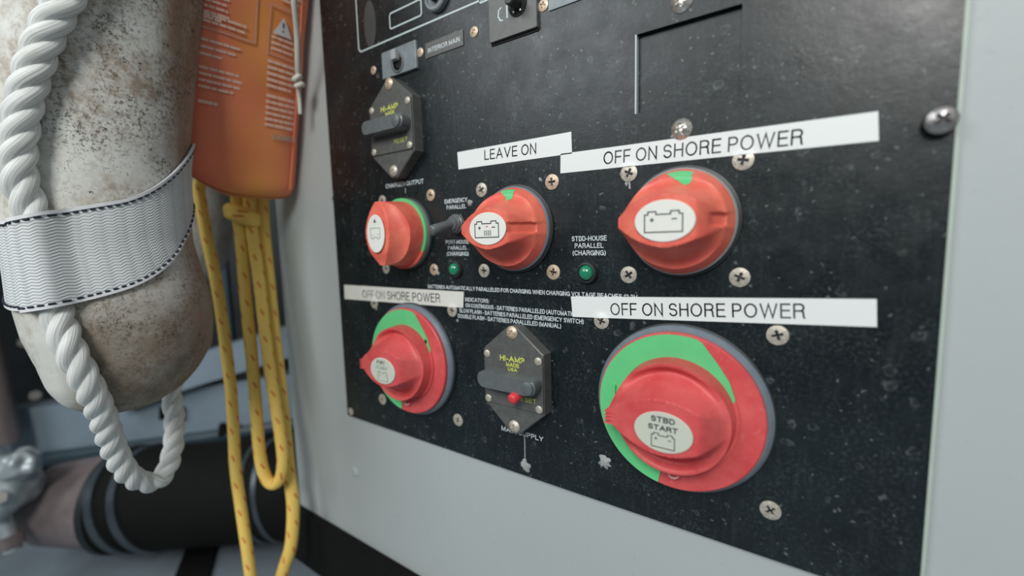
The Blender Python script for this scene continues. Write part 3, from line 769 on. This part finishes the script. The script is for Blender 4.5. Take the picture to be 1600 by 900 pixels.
# small slide switches at the top
def slide_switch(u, v, w, h, label, big):
    e = empty('slide_switch', W(u, v, 0), label, 'switch')
    obj('face', rbox(-w / 2, w / 2, -h / 2, h / 2, 0, .0022, .0006, .0003), M_plate if not big else M_brk, e)
    if big:
        obj('socket', prism(ell(.0060, .0060, 32, .0040, .0010), .0022, .0026), M_hole, e)
        obj('knob', lathe([(.0030, .002), (.0030, .0100), (.0024, .0108), (.0001, .0108)], 24, .0040, .0010), M_blk, e, smooth=35)
        obj('slider', rbox(.0016, .0066, .0045, .0150, .0022, .0075, .0006, .0003), M_cord, e)['label'] = 'pale ribbed slider'
        obj('printed_mark', stroke([(-.0068, .0030), (-.0088, .0018), (-.0092, -.0012), (-.0078, -.0036), (-.0060, -.0040)], .0009, .0022, .0024), M_line, e)
        obj('printed_mark', stroke([(-.0032, .0030), (-.0030, -.0038)], .0011, .0022, .0024), M_line, e)
        for x in (.0020, .0062): obj('contact_pin', lathe([(.0007, .0022), (.0007, .0036), (.0001, .0038)], 12, x, -.0026), M_bright, e)
        obj('under_gap', rbox(-w / 2, w / 2, -h / 2 - .0013, -h / 2, 0, .0006, .0003), M_hole, e)
    else:
        obj('socket', prism(ell(.0036, .0036, 28, .0008, -.0020), .0022, .0026), M_hole, e)
        obj('slider', rbox(-.0032, .0016, -.0004, .0062, .0022, .0062, .0008, .0004), M_seal, e)
        obj('ring', lathe([(.0062, .0022), (.0062, .0028), (.0052, .0030), (.0045, .0022)], 32, -.0006, -.0016), M_brk2, e, smooth=35)
    return e
slide_switch(-.0872, .1507, .0340, .0175, 'scuffed grey slide switch directly above the upper circuit breaker', False)
slide_switch(.0062, .1545, .0320, .0270, 'dark slide switch at the top edge, between two small screws', True)

# toggle
tg = empty('toggle_switch', W(-.0400, .0397, 0), 'black toggle switch with its lever pointing left, beside the upright red knob', 'switch')
obj('nut', lathe([(.0072, 0), (.0072, .0026), (.0066, .0030), (.0001, .0030)], 6), M_blk, tg)
obj('boot', lathe([(.0062, .0030), (.0062, .0042), (.0054, .0048), (.0054, .0058), (.0045, .0066), (.0040, .0080), (.0001, .0082)], 32), M_brk2, tg, smooth=35)
tube('lever', [Vector(L(0, 0, .006)), Vector(L(-.0012, -.0010, .010)), Vector(L(-.0030, -.0028, .0160)), Vector(L(-.0044, -.0042, .0205)), Vector(L(-.0046, -.0044, .0212))], lambda t: .0028 + .0008 * t if t < .9 else .0026, M_brk2, tg, seg=20)
# indicator lamps
for i, (u, v, lab) in enumerate(((-.0443, .0107, 'green indicator lamp under the toggle switch'), (.0495, .0103, 'green indicator lamp under the words STBD-HOUSE PARALLEL'))):
    e = empty('indicator_lamp', W(u, v, 0), lab, 'light', 'green indicator lamps')
    obj('bezel', lathe([(.0060, 0), (.0060, .0012), (.0054, .0024), (.0044, .0026), (.0042, .0012), (.0001, .0012)], 40), M_blk, e, smooth=35)
    obj('lens', lathe([(.0041, .0012)] + [(.0041 * math.cos(math.radians(a)), .0016 + .0034 * math.sin(math.radians(a))) for a in range(0, 90, 10)] + [(.0001, .0050)], 32), M_lens, e, smooth=60)

# grey painted screw on the bulkhead
ws = screw(None, -.175, -.1691, .0042, .0012, simple('wall_paint_screw', (.42, .50, .49), .4), h=-PT)
ws.name = 'wall_screw'; tag(ws, 'paint-covered screw head in the grey bulkhead, left below the panel', 'screw')

# ------------------------------------------------------------------ fender
PROF = [[-0.076, 0.004], [-0.0757, 0.0105], [-0.0726, 0.0205], [-0.0652, 0.0309], [-0.0546, 0.0384], [-0.0393, 0.0444], [-0.0218, 0.0476], [-0.0045, 0.0484], [0.0167, 0.0462], [0.0333, 0.0448], [0.0576, 0.0445], [0.0816, 0.0450], [0.1054, 0.0472], [0.1329, 0.0490], [0.1603, 0.0510], [0.1835, 0.0530], [0.2067, 0.0548], [.24, .056], [.27, .053], [.295, .044], [.315, .030], [.33, .018], [.345, .016]]
FU, FN = -.2245, .1275
def fr(v):
    for (a, ra), (b, rb) in zip(PROF, PROF[1:]):
        if a <= v <= b: return ra + (rb - ra) * (v - a) / (b - a)
    return PROF[0][1] if v < PROF[0][0] else PROF[-1][1]
AX = [(-.076, -.2255, .1318), (-.0393, -.2239, .1250), (-.0045, -.2244, .1271), (.0333, -.2252, .1305), (.0816, -.2250, .1296), (.1329, -.2241, .1258), (.2067, -.2224, .1186), (.345, -.2200, .106)]
def fax(v):
    for a, b in zip(AX, AX[1:]):
        if v <= b[0]:
            k = max(0, (v - a[0]) / (b[0] - a[0])); return a[1] + (b[1] - a[1]) * k, a[2] + (b[2] - a[2]) * k
    return AX[-1][1:]
def fender_surface(seg=96, du=0, dn=0, dv=0, s=1):
    # dense smoothed profile
    ks = [PROF[0][0] + (PROF[-1][0] - PROF[0][0]) * (i / 140) ** 1.35 for i in range(141)]
    V = []; F = []
    for v in ks:
        r = (fr(v - .003) + fr(v) * 2 + fr(v + .003)) / 4 if v > -.072 else fr(v)
        u_, n_ = fax(v)
        for i in range(seg):
            a = 2 * math.pi * i / seg; V.append(W(u_ - FU + r * math.cos(a), v, n_ - FN + r * math.sin(a)))
    for j in range(140):
        for i in range(seg): F.append((j * seg + i, j * seg + (i + 1) % seg, (j + 1) * seg + (i + 1) % seg, (j + 1) * seg + i))
    F.append(tuple(range(seg))); F.append(tuple(140 * seg + i for i in range(seg)))
    return V, F
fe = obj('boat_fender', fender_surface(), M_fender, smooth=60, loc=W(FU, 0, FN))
tag(fe, 'big mildewed off-white boat fender with a white strap around it', 'fender')
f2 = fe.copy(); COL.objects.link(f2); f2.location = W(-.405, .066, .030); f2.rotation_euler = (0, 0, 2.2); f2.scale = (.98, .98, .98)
f2['label'] = 'second mottled grey fender in the shade behind, below the orange bag'
for q in (fe, f2): q['group'] = 'hanging boat fenders'

# strap round the fender
TOP = [(-70., .1010), (-95., .1040), (75.1, .0459), (58.3, .0451), (42.6, .0479), (32.1, .0513), (16.0, .0543), (-.9, .0578), (-16.8, .0652), (-32.4, .0753), (-45.9, .0844), (-54.2, .0915)]
BOT = [(-66., .055), (-90., .062), (71.2, -.0029), (56.2, -.0026), (41.1, -.0007), (24.5, .0025), (5.9, .0069), (-8.3, .0127), (-22.9, .021), (-35.5, .030), (-46.2, .0384)]
def ring_interp(T_, a):
    T_ = sorted(T_); T_ = T_ + [(T_[0][0] + 360, T_[0][1])]
    # behind the fender the band falls back linearly
    while a < T_[0][0]: a += 360
    while a > T_[-1][0]: a -= 360
    for p, q in zip(T_, T_[1:]):
        if p[0] <= a <= q[0]:
            k = (a - p[0]) / (q[0] - p[0])
            if q[0] - p[0] > 100: k = k * k * (3 - 2 * k)
            return p[1] + (q[1] - p[1]) * k
def sm_ring(T_, a): return sum(ring_interp(T_, a + d) * w for d, w in ((-6, .25), (0, .5), (6, .25)))
rope_bulge = lambda a: .0105 * math.exp(-((a - 47) / 13.0) ** 4)      # where the rope passes under the band
st = empty('webbing_strap', W(FU, .03, FN), 'white woven webbing strap with navy stitching cinched round the fender', 'strap')
def strap_pt(a, t, off):
    zt, zb = sm_ring(TOP, a), sm_ring(BOT, a); v = zb + (zt - zb) * t; u_, n_ = fax(v); ar = math.radians(a)
    r = fr(v) * .5 + fr(.045) * .5 if False else fr(v)
    r = max(r, .0446) + .0008 + off + rope_bulge(a if a < 180 else a - 360)
    return W(u_ - FU + r * math.cos(ar), v - .03, n_ - FN + r * math.sin(ar))
def strap_mesh(t0, t1, off, th, na=240, nt=16):
    V = []; F = []
    for lay in (1, 0):
        for j in range(nt + 1):
            for i in range(na):
                V.append(strap_pt(-180 + 360 * i / na, t0 + (t1 - t0) * j / nt, off + th * lay))
    k = na * (nt + 1)
    for lay in (0, 1):
        for j in range(nt):
            for i in range(na):
                a = lay * k + j * na + i; b = lay * k + j * na + (i + 1) % na; F.append((a, b, b + na, a + na))
    for j in (0, nt):
        for i in range(na): F.append((j * na + i, j * na + (i + 1) % na, k + j * na + (i + 1) % na, k + j * na + i))
    def uv(fi, vi):
        w = vi % k; i = w % na; j = w // na
        if i == 0 and fi < 2 * nt * na and fi % na == na - 1: i = na
        return (i / na, t0 + (t1 - t0) * j / nt)
    return (V, F), uv
vf, uvf = strap_mesh(0, 1, 0, .0011)
obj('webbing', vf, M_strap, st, smooth=60, uv=uvf)
for t0, t1 in ((-.008, .022), (.965, 1.005)):
    vf, uvf = strap_mesh(t0, t1, .0003, .0014, nt=3); obj('selvedge', vf, M_edge, st, smooth=60)
for t, nm in ((.036, 'stitching'), (.952, 'stitching')):
    ms = []
    for k in range(84):
        a0 = -180 + k * 360 / 84; seg = [strap_pt(a0 + d, t + .004 * (d / 2.4 - .5), .0016) for d in (0, .8, 1.6, 2.4)]
        T_, N_ = frames(seg); V = []; F = []
        for i, p in enumerate(seg):
            B = T_[i].cross(N_[i])
            for j in range(6): V.append(tuple(p + (N_[i] * math.cos(j * 1.0472) + B * math.sin(j * 1.0472)) * .00062))
        for i in range(3):
            for j in range(6): F.append((i * 6 + j, i * 6 + (j + 1) % 6, i * 6 + 6 + (j + 1) % 6, i * 6 + 6 + j))
        F += [tuple(range(6)), tuple(18 + j for j in range(6))]; ms.append((V, F))
    obj('stitching', cat(*ms), M_stitch, st)['kind'] = 'stuff'

# ------------------------------------------------------------------ twisted white rope
RP = [[-.150, .42, .095], [-.150, .30, .108], [-.158, .215, .128], [-.1672, .1693, .143], [-.1706, .156, .1479], [-.175, .1412, .1541], [-.179, .1267, .159], [-.184, .1077, .1642], [-.1881, .0888, .1678], [-.1904, .0695, .1698], [-.1901, .0532, .1697], [-.1886, .04, .1684], [-.1881, .0232, .1683], [-.1871, .0062, .1677], [-.1843, -.0078, .1652], [-.1831, -.0243, .161], [-.1854, -.0461, .1552],
      [-.1945, -.0665, .1495], [-.2085, -.0960, .1430], [-.2160, -.1160, .1370], [-.2215, -.1280, .1290], [-.2250, -.1335, .1201], [-.2302, -.1290, .1118], [-.2389, -.1150, .1040], [-.2489, -.098, .0990], [-.2560, -.078, .0965], [-.2650, -.050, .0800], [-.276, .0, .076], [-.280, .08, .075], [-.277, .16, .070]]
for q_ in RP[6:16]:          # the band presses the rope into the soft fender
    k_ = math.exp(-((q_[1] - .022) / .034) ** 4) * .0066; d_ = math.hypot(q_[0] + .2248, q_[2] - .1290)
    q_[0] -= (q_[0] + .2248) / d_ * k_; q_[2] -= (q_[2] - .1290) / d_ * k_
path = resample(catmull([W(*p) for p in RP], .0015), .0013)
rp = empty('twisted_rope', path[0], 'thick white three-strand rope running down the fender and looping under it', 'rope')
T_, N_ = frames(path); cnt = len(path); R_ = .0074
def rrad(i):
    t = i / cnt; return R_ * (1.0 if t < .45 else 1.0 - .12 * min(1, (t - .45) / .2))
for s in range(3):
    P = []
    for i, p in enumerate(path):
        ph_ = 2 * math.pi * (s / 3) + i * .0013 / .036 * 2 * math.pi; B = T_[i].cross(N_[i]); R = rrad(i)
        P.append(p + (N_[i] * math.cos(ph_) + B * math.sin(ph_)) * R * .47 - path[0])
    tube('strand', P, lambda t: rrad(int(t * (cnt - 1))) * .56, M_rope, rp, seg=16)

# ------------------------------------------------------------------ orange rescue bag
pb_bot = W(-.2440, .0700, .0400); pb_top = W(-.1935, .2420, .0385)
axis = (pb_top - pb_bot).normalized()
wdir = (W(.12, 0, -.99)); wdir = (wdir - axis * wdir.dot(axis)).normalized()
tdir = wdir.cross(axis).normalized()
if tdir.x < 0: tdir = -tdir
bag = empty('rescue_bag', pb_bot, 'orange throw-rope bag with pale printed instructions hanging beside the fender', 'bag')
bag.matrix_world = Matrix((wdir, -tdir, axis)).transposed().to_4x4(); bag.matrix_world.translation = pb_bot
HB = .22
def bag_sec(z):
    w = .0430 - .004 * (z / HB); t = .0165
    if z < .016: k = math.sqrt(max(0, 1 - ((.016 - z) / .016) ** 2)); w = w - .012 * (1 - k); t = t * (.15 + .85 * k)
    return w, t
def bag_y(x, z):
    w, t = bag_sec(z); q = min(1, abs(x + .001) / w) ** (1 / .75); return -t * (1 - q * q) ** .425
def bag_mesh():
    V = []; F = []; n = 72; zs = [0, .0008, .002, .004, .007, .011, .016] + [.016 + (HB - .016) * i / 40 for i in range(1, 41)]
    for z in zs:
        w, t = bag_sec(z); sl = -.06 * 0
        for i in range(n):
            a = 2 * math.pi * i / n; c, s = math.cos(a), math.sin(a)
            x = w * math.copysign(abs(c) ** .75, c); y = t * math.copysign(abs(s) ** .85, s)
            d = noise.noise(Vector((x * 40, y * 40, z * 25))) * .0016 * min(1, z / .02)
            q = x / w; lift = (.017 * max(0, -q - .15) ** 1.6 + .005 * max(0, q - .5) ** 1.5) * max(0, 1 - z / .06)
            V.append((x + d * c - .001, y + d * s, z + lift))
    for j in range(len(zs) - 1):
        for i in range(n): F.append((j * n + i, j * n + (i + 1) % n, (j + 1) * n + (i + 1) % n, (j + 1) * n + i))
    F.append(tuple(range(n))); F.append(tuple((len(zs) - 1) * n + i for i in range(n)))
    return V, F
bo = obj('bag_body', bag_mesh(), M_orange, bag, smooth=50)
# a ring seam just above the rounded bottom
sp_ = []
for i in range(49):
    a = 2 * math.pi * i / 48; c, s = math.cos(a), math.sin(a); w, t = bag_sec(.0035)
    q = math.copysign(abs(c) ** .75, c); lift = .017 * max(0, -q - .15) ** 1.6 + .005 * max(0, q - .5) ** 1.5
    sp_.append(Vector((w * q - .001, t * math.copysign(abs(s) ** .85, s), .0035 + lift)))
tube('seam', sp_, .0009, M_seam, bag, seg=8)
tube('seam', [Vector((.0335 - .004 * t * t, bag_y(.0335, .02) - .001, .012 + .19 * t)) for t in [i / 20 for i in range(21)]], .0006, M_orange, bag, seg=8)
def wrapx(o, off=.0012):
    """lay a flat printed mesh (x, 0, z) onto the bag front"""
    for v in o.data.vertices: v.co.y = bag_y(v.co.x, v.co.z) - off
def bag_lines(x0, x1, z0, n, pitch, th, frac, mat=M_oprint, bits=None):
    th *= 1.25
    rnd = random.Random(int(abs(x0 * 1e5) + z0 * 1e5)); ms = []
    for k in range(n):
        z = z0 - k * pitch; xe = x0 + (x1 - x0) * (1 if k < n - 1 else frac) * rnd.uniform(.86, 1); x = x0
        while x < xe - .001:
            w = rnd.uniform(.0030, .0085); w = min(w, xe - x)
            m_ = max(2, int(w / .0012)); V = []; F = []
            for i in range(m_ + 1):
                xx = x + w * i / m_
                for zz in (z, z + th): V.append((xx, 0, zz))
            for i in range(m_): F.append((2 * i, 2 * i + 2, 2 * i + 3, 2 * i + 1))
            ms.append((V, F)); x += w + .0006
    o = obj('printed_lines', cat(*ms), mat, bag); o['kind'] = 'stuff'; wrapx(o); return o
def bag_frame(pts, w):
    P = []
    for a, b in zip(pts, pts[1:]):
        n = 12
        for i in range(n): P.append((a[0] + (b[0] - a[0]) * i / n, a[1] + (b[1] - a[1]) * i / n))
    P.append(pts[-1])
    o = obj('printed_frame', stroke(P, w, 0, .0001), M_oprint, bag); wrapx(o); return o
bag_frame([(-.0330, .152), (-.0015, .152), (-.0015, .1165), (-.0330, .1165)], .0013)
bag_frame([(.0305, .1460), (.0075, .1460), (.0075, .1125), (.0305, .1125)], .0012)
bag_lines(-.034, -.018, .1475, 8, .0036, .0012, .8)
bag_lines(-.034, -.004, .1240, 2, .0040, .0014, .9)
bag_lines(-.034, -.010, .1080, 3, .0046, .0014, .6)
bag_lines(-.034, -.008, .0900, 4, .0042, .0014, .9)
bag_lines(-.034, -.020, .0670, 1, .0042, .0018, .8)
bag_lines(.014, .034, .1720, 6, .0042, .0013, .8)
bag_lines(.0095, .031, .1240, 3, .0040, .0013, .9)
bag_lines(.0080, .034, .1065, 5, .0043, .0016, .8)
bag_lines(.0085, .034, .0820, 6, .0043, .0016, .9)
o = text(bag, 'LAUNCH', .0140, .0340, .0515, .0560, 0, M_cord, bold=.10); wrapx(o, .0022)
def tri_mesh(s, cx, cz):
    P = [(cx - s, cz - s * .8), (cx + s, cz - s * .8), (cx, cz + s)]; m_ = 8; V = []; F = []
    for i in range(m_ + 1):
        x = P[0][0] + (P[1][0] - P[0][0]) * i / m_
        k = 1 - abs(x - cx) / s; V += [(x, 0, P[0][1]), (x, 0, P[0][1] + k * (P[2][1] - P[0][1]) + .0001)]
    for i in range(m_): F.append((2 * i, 2 * i + 2, 2 * i + 3, 2 * i + 1))
    return V, F
o = obj('warning_triangle', tri_mesh(.0072, .0175, .1330), M_tri, bag); wrapx(o, .0013)
o = obj('exclamation_mark', cat(stroke([(.0175, .1330), (.0175, .1365)], .0010, 0, .0001), stroke([(.0175, .1300), (.0175, .1312)], .0010, 0, .0001)), M_ink, bag); wrapx(o, .0016)
# white cord down the right side of the bag, and a bit of it on the left
cr = [W(-.150, .3000, .0400), W(-.152, .2300, .0370), W(-.1527, .2086, .0349), W(-.1561, .1983, .0325), W(-.1684, .1834, .0247), W(-.1800, .1664, .0190), W(-.1873, .1579, .0150)]
cord = empty('white_cord', cr[0], 'thin white knotted cord hanging over the right edge of the orange bag', 'cord')
c0 = Vector(cr[0])
tube('line', [p - c0 for p in catmull(cr, .002)], .0021, M_cord, cord, seg=12)
kn_ = catmull([cr[-1] + Vector(d) for d in ((-.001, .002, .002), (.0030, -.001, .001), (.001, -.004, -.002), (-.0030, -.001, -.001), (0, .003, -.004), (.003, 0, -.005), (0, -.003, -.007))], .001)
tube('knot', [p - c0 for p in kn_], .0019, M_cord, cord, seg=10)
tube('tail', [p - c0 for p in catmull([cr[-1], W(-.1905, .1500, .0140), W(-.1925, .1440, .0125), W(-.1938, .1330, .0120)], .002)], .0015, M_cord, cord, seg=10)
tg2 = obj('plastic_tag', cat(box3(-.0009, .0009, -.0025, .0025, -.016, .016)), M_tri, None, loc=W(-.2405, .1370, .0660)); tag(tg2, 'narrow white plastic tag on the left edge of the orange bag', 'tag')

# ------------------------------------------------------------------ yellow line
def yl(P): return [W(*p) for p in P]
left = [[-.262, .100, .050], [-.287, .0836, .0525], [-.2900, .0667, .0520], [-.2880, .0386, .0509], [-.2835, .0049, .0491], [-.2775, -.0287, .0493], [-.2725, -.0623, .0502], [-.268, -.0958, .0513], [-.2648, -.1294, .0535], [-.262, -.1629, .0559], [-.257, -.1965, .0567], [-.2516, -.23, .0573], [-.2454, -.2692, .058], [-.2399, -.2917, .0565], [-.2355, -.3050, .0520], [-.2390, -.3060, .0460], [-.2425, -.2872, .0402], [-.2386, -.2641, .0341], [-.2338, -.2411, .0278], [-.2338, -.2064, .0232], [-.2378, -.1774, .0222], [-.2421, -.1425, .0207], [-.2463, -.1076, .0192], [-.2504, -.0786, .0182], [-.2558, -.0379, .0167], [-.2608, .0028, .0149], [-.2657, .0434, .0131], [-.262, .0783, .0140], [-.255, .10, .020]]
yr = empty('yellow_line', W(-.262, .1, .05), 'yellow floating line with red flecks, hanging in loops below the orange bag', 'rope')
y0 = W(-.262, .1, .05)
tube('long_loop', [p - y0 for p in resample(catmull(yl(left), .002), .002)], .0055, M_yel, yr, seg=16, flat=.85)
inner = [[-.258, .095, .034], [-.2669, .0769, .0325], [-.2662, .0573, .0338], [-.2646, .0377, .0335], [-.2607, -.0014, .0355], [-.2564, -.0405, .0372], [-.2521, -.0796, .0388], [-.2489, -.1131, .0405], [-.2457, -.1467, .0423], [-.2430, -.1640, .0423], [-.2390, -.1745, .0410], [-.2343, -.1788, .0384], [-.2300, -.1750, .0350], [-.2284, -.1640, .0322], [-.2297, -.1472, .0306], [-.2351, -.1136, .0300], [-.2411, -.08, .0297], [-.2468, -.0408, .0286], [-.252, -.0016, .0272], [-.2585, .0375, .0265], [-.2610, .0572, .0262], [-.2600, .0768, .0262], [-.254, .095, .028]]
tube('short_loop', [p - y0 for p in resample(catmull(yl(inner), .002), .002)], .0055, M_yel, yr, seg=16, flat=.85)
kc = W(-.262, .0560, .0320)
hx = []
camv = (cam.location - kc).normalized(); side = camv.cross(Vector((0, 0, 1))).normalized()
for i in range(40):
    a = i / 39 * 2 * math.pi * 1.6; hx.append(kc + side * (math.cos(a) * .0085) + camv * (math.sin(a) * .0070) + Vector((0, 0, .003 - .006 * i / 39 + .0025 * math.cos(a))))
tube('knot', [p - y0 for p in hx], .0054, M_yel, yr, seg=14)

# ------------------------------------------------------------------ machinery space behind
pa, pb = W(-.6325, -.3084, .0716), W(-.4328, -.2973, -.0707); pd = (pb - pa).normalized()
def along(k): return pa + pd * k
hose = empty('exhaust_hose', pa, 'thick black rubber exhaust hose running behind the ropes', 'hose')
def ring_tube(name, c, r, w, mat, parent, org, tilt=0):
    a = pd.copy(); s = a.cross(Vector((0, 0, 1))).normalized(); a = (a + Vector((0, 0, tilt))).normalized()
    P = [c - a * w / 2, c - a * w * .3, c + a * w * .3, c + a * w / 2]
    return tube(name, [p - org for p in P], r, mat, parent, seg=48)
tube('hose_body', [p - pa for p in [along(.028 + k * .02) for k in range(29)]], .066, M_hose, hose, seg=48)
for k, t in ((.042, .25), (.070, .25), (.222, .15), (.240, .15)): ring_tube('hose_clamp', along(k), .0700 if k < .1 else .0672, .010 if k < .1 else .006, M_band, hose, pa, t)
mf = empty('muffler_end', along(-.02), 'dull mauve-grey metal pipe end at the left of the hose', 'pipe')
tube('pipe_body', [along(.026 - k * .012) - along(-.02) for k in range(9)], lambda t: .0635 - .012 * t, M_muff, mf, seg=40)
tube('flange', [along(.028) - along(-.02), along(.019) - along(-.02)], .0675, M_dark, mf, seg=48)
# silver casting with bolt
cb = W(-.650, -.250, .165)
cs = empty('pump_casting', cb, 'blurred silver casting with a bolt at the lower left', 'casting')
def lump(c, r, seed, sc=(1, 1, 1), amp=.3):
    bm = bmesh.new(); bmesh.ops.create_icosphere(bm, subdivisions=4, radius=1)
    V = []
    for v in bm.verts:
        d = v.co.normalized(); k = 1 + amp * noise.noise(d * 1.8 + Vector((seed, 0, 0))); q = d * k * r; V.append((c.x + q.x * sc[0], c.y + q.y * sc[1], c.z + q.z * sc[2]))
    bm.verts.index_update(); F = [tuple(v.index for v in f.verts) for f in bm.faces]; bm.free(); return V, F
obj('housing', cat(lump(Vector((0, 0, 0)), .040, 3, (1, 1, .9)), lump(Vector((.030, .020, .028)), .018, 5), lump(Vector((-.03, -.01, .01)), .034, 9)), M_cast, cs, smooth=60)
q0 = (cam.location - cb).normalized()
tube('bolt', [q0 * .026 + Vector((.004, 0, -.012)), q0 * .044 + Vector((.004, 0, -.012))], .0080, M_bright, cs, seg=6)
tube('threaded_rod', [Vector((.012, 0, -.030)), Vector((.022, .004, -.075))], .0085, M_cast, cs, seg=16)
tube('nut', [Vector((.018, .003, -.056)), Vector((.021, .004, -.070))], .0125, M_muff, cs, seg=6)
# engine block: dark lumps at far left
eb = empty('engine', W(-.86, FZ, .12), 'dark blurred engine parts at the left edge behind the fender', 'engine')
e0 = W(-.86, FZ, .12)
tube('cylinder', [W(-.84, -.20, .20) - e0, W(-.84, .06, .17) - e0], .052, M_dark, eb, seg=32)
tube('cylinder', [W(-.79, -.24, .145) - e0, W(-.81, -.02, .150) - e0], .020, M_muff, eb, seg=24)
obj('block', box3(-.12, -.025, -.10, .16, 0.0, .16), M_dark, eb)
for p in (W(-.9137, -.1165, .0971), W(-.8947, -.2036, .0951), W(-.8785, -.1766, .1294)):
    tube('bolt_head', [p - e0, p + (cam.location - p).normalized() * .012 - e0], .0080, M_bright, eb, seg=6)
# grey stringers and pipe behind
def slab(name, a, b, up, th, mat, label, cat_, kind=None):
    """bar from a to b, 'up' high and th thick"""
    d = (b - a).normalized(); s = d.cross(Vector((0, 0, 1))).normalized(); V = []
    for p in (a, b):
        for z in (0, up):
            for t in (0, th): V.append(tuple(p + Vector((0, 0, z)) + s * t - a))
    F = [(0, 1, 3, 2), (4, 6, 7, 5), (0, 4, 5, 1), (2, 3, 7, 6), (0, 2, 6, 4), (1, 5, 7, 3)]
    o = obj(name, (V, F), mat, None, loc=a); tag(o, label, cat_, kind=kind); return o
slab('stringer', W(-.875, -.292, .112), W(-.42, -.235, -.21), .085, .04, M_beam, 'grey-blue painted beam crossing behind the hose', 'beam')
slab('upper_stringer', W(-.70, -.20, .010), W(-.46, -.115, -.185), .045, .05, M_beam, 'short grey-blue painted beam rising to the right behind the yellow line', 'beam')
tk = W(-.80, -.280, .118)
tag(tube('coolant_pipe', [p - tk for p in (tk, W(-.70, -.268, .04), W(-.60, -.255, -.035), W(-.487, -.238, -.118))], .011, M_tube, None, seg=20), 'dark teal pipe running along the grey-blue beam', 'pipe')
bpy.data.objects['coolant_pipe'].location = tk
for i, (p, lab) in enumerate(((W(-.632, -.212, -.012), 'black block standing in for a dark slot in the beam, just right of the rope loop'), (W(-.568, -.242, -.062), 'black block standing in for a dark slot low in the beam beside the yellow line'))):
    o = obj('slot_block', box3(-.015, .015, -.012, .012, -.009, .009), M_hose, None, loc=p); o.rotation_euler = (0, .15, .9); tag(o, lab, 'slot')  # raised black blocks added in place of dark slots in the beam
tag(slab('support_post', W(-.665, FZ, -.085), W(-.632, FZ, -.108), .20, .03, M_hose, 'black upright post behind the hose', 'post'))
tag(slab('cable_channel', W(-.580, FZ, -.040), W(-.430, FZ, .045), .006, .040, M_hose, 'black flat channel lying on the grey floor', 'channel'))
tag(slab('back_post', W(-.690, FZ, -.118), W(-.682, FZ, -.125), .42, .012, M_tube, 'thin dark upright behind the yellow line', 'post'))
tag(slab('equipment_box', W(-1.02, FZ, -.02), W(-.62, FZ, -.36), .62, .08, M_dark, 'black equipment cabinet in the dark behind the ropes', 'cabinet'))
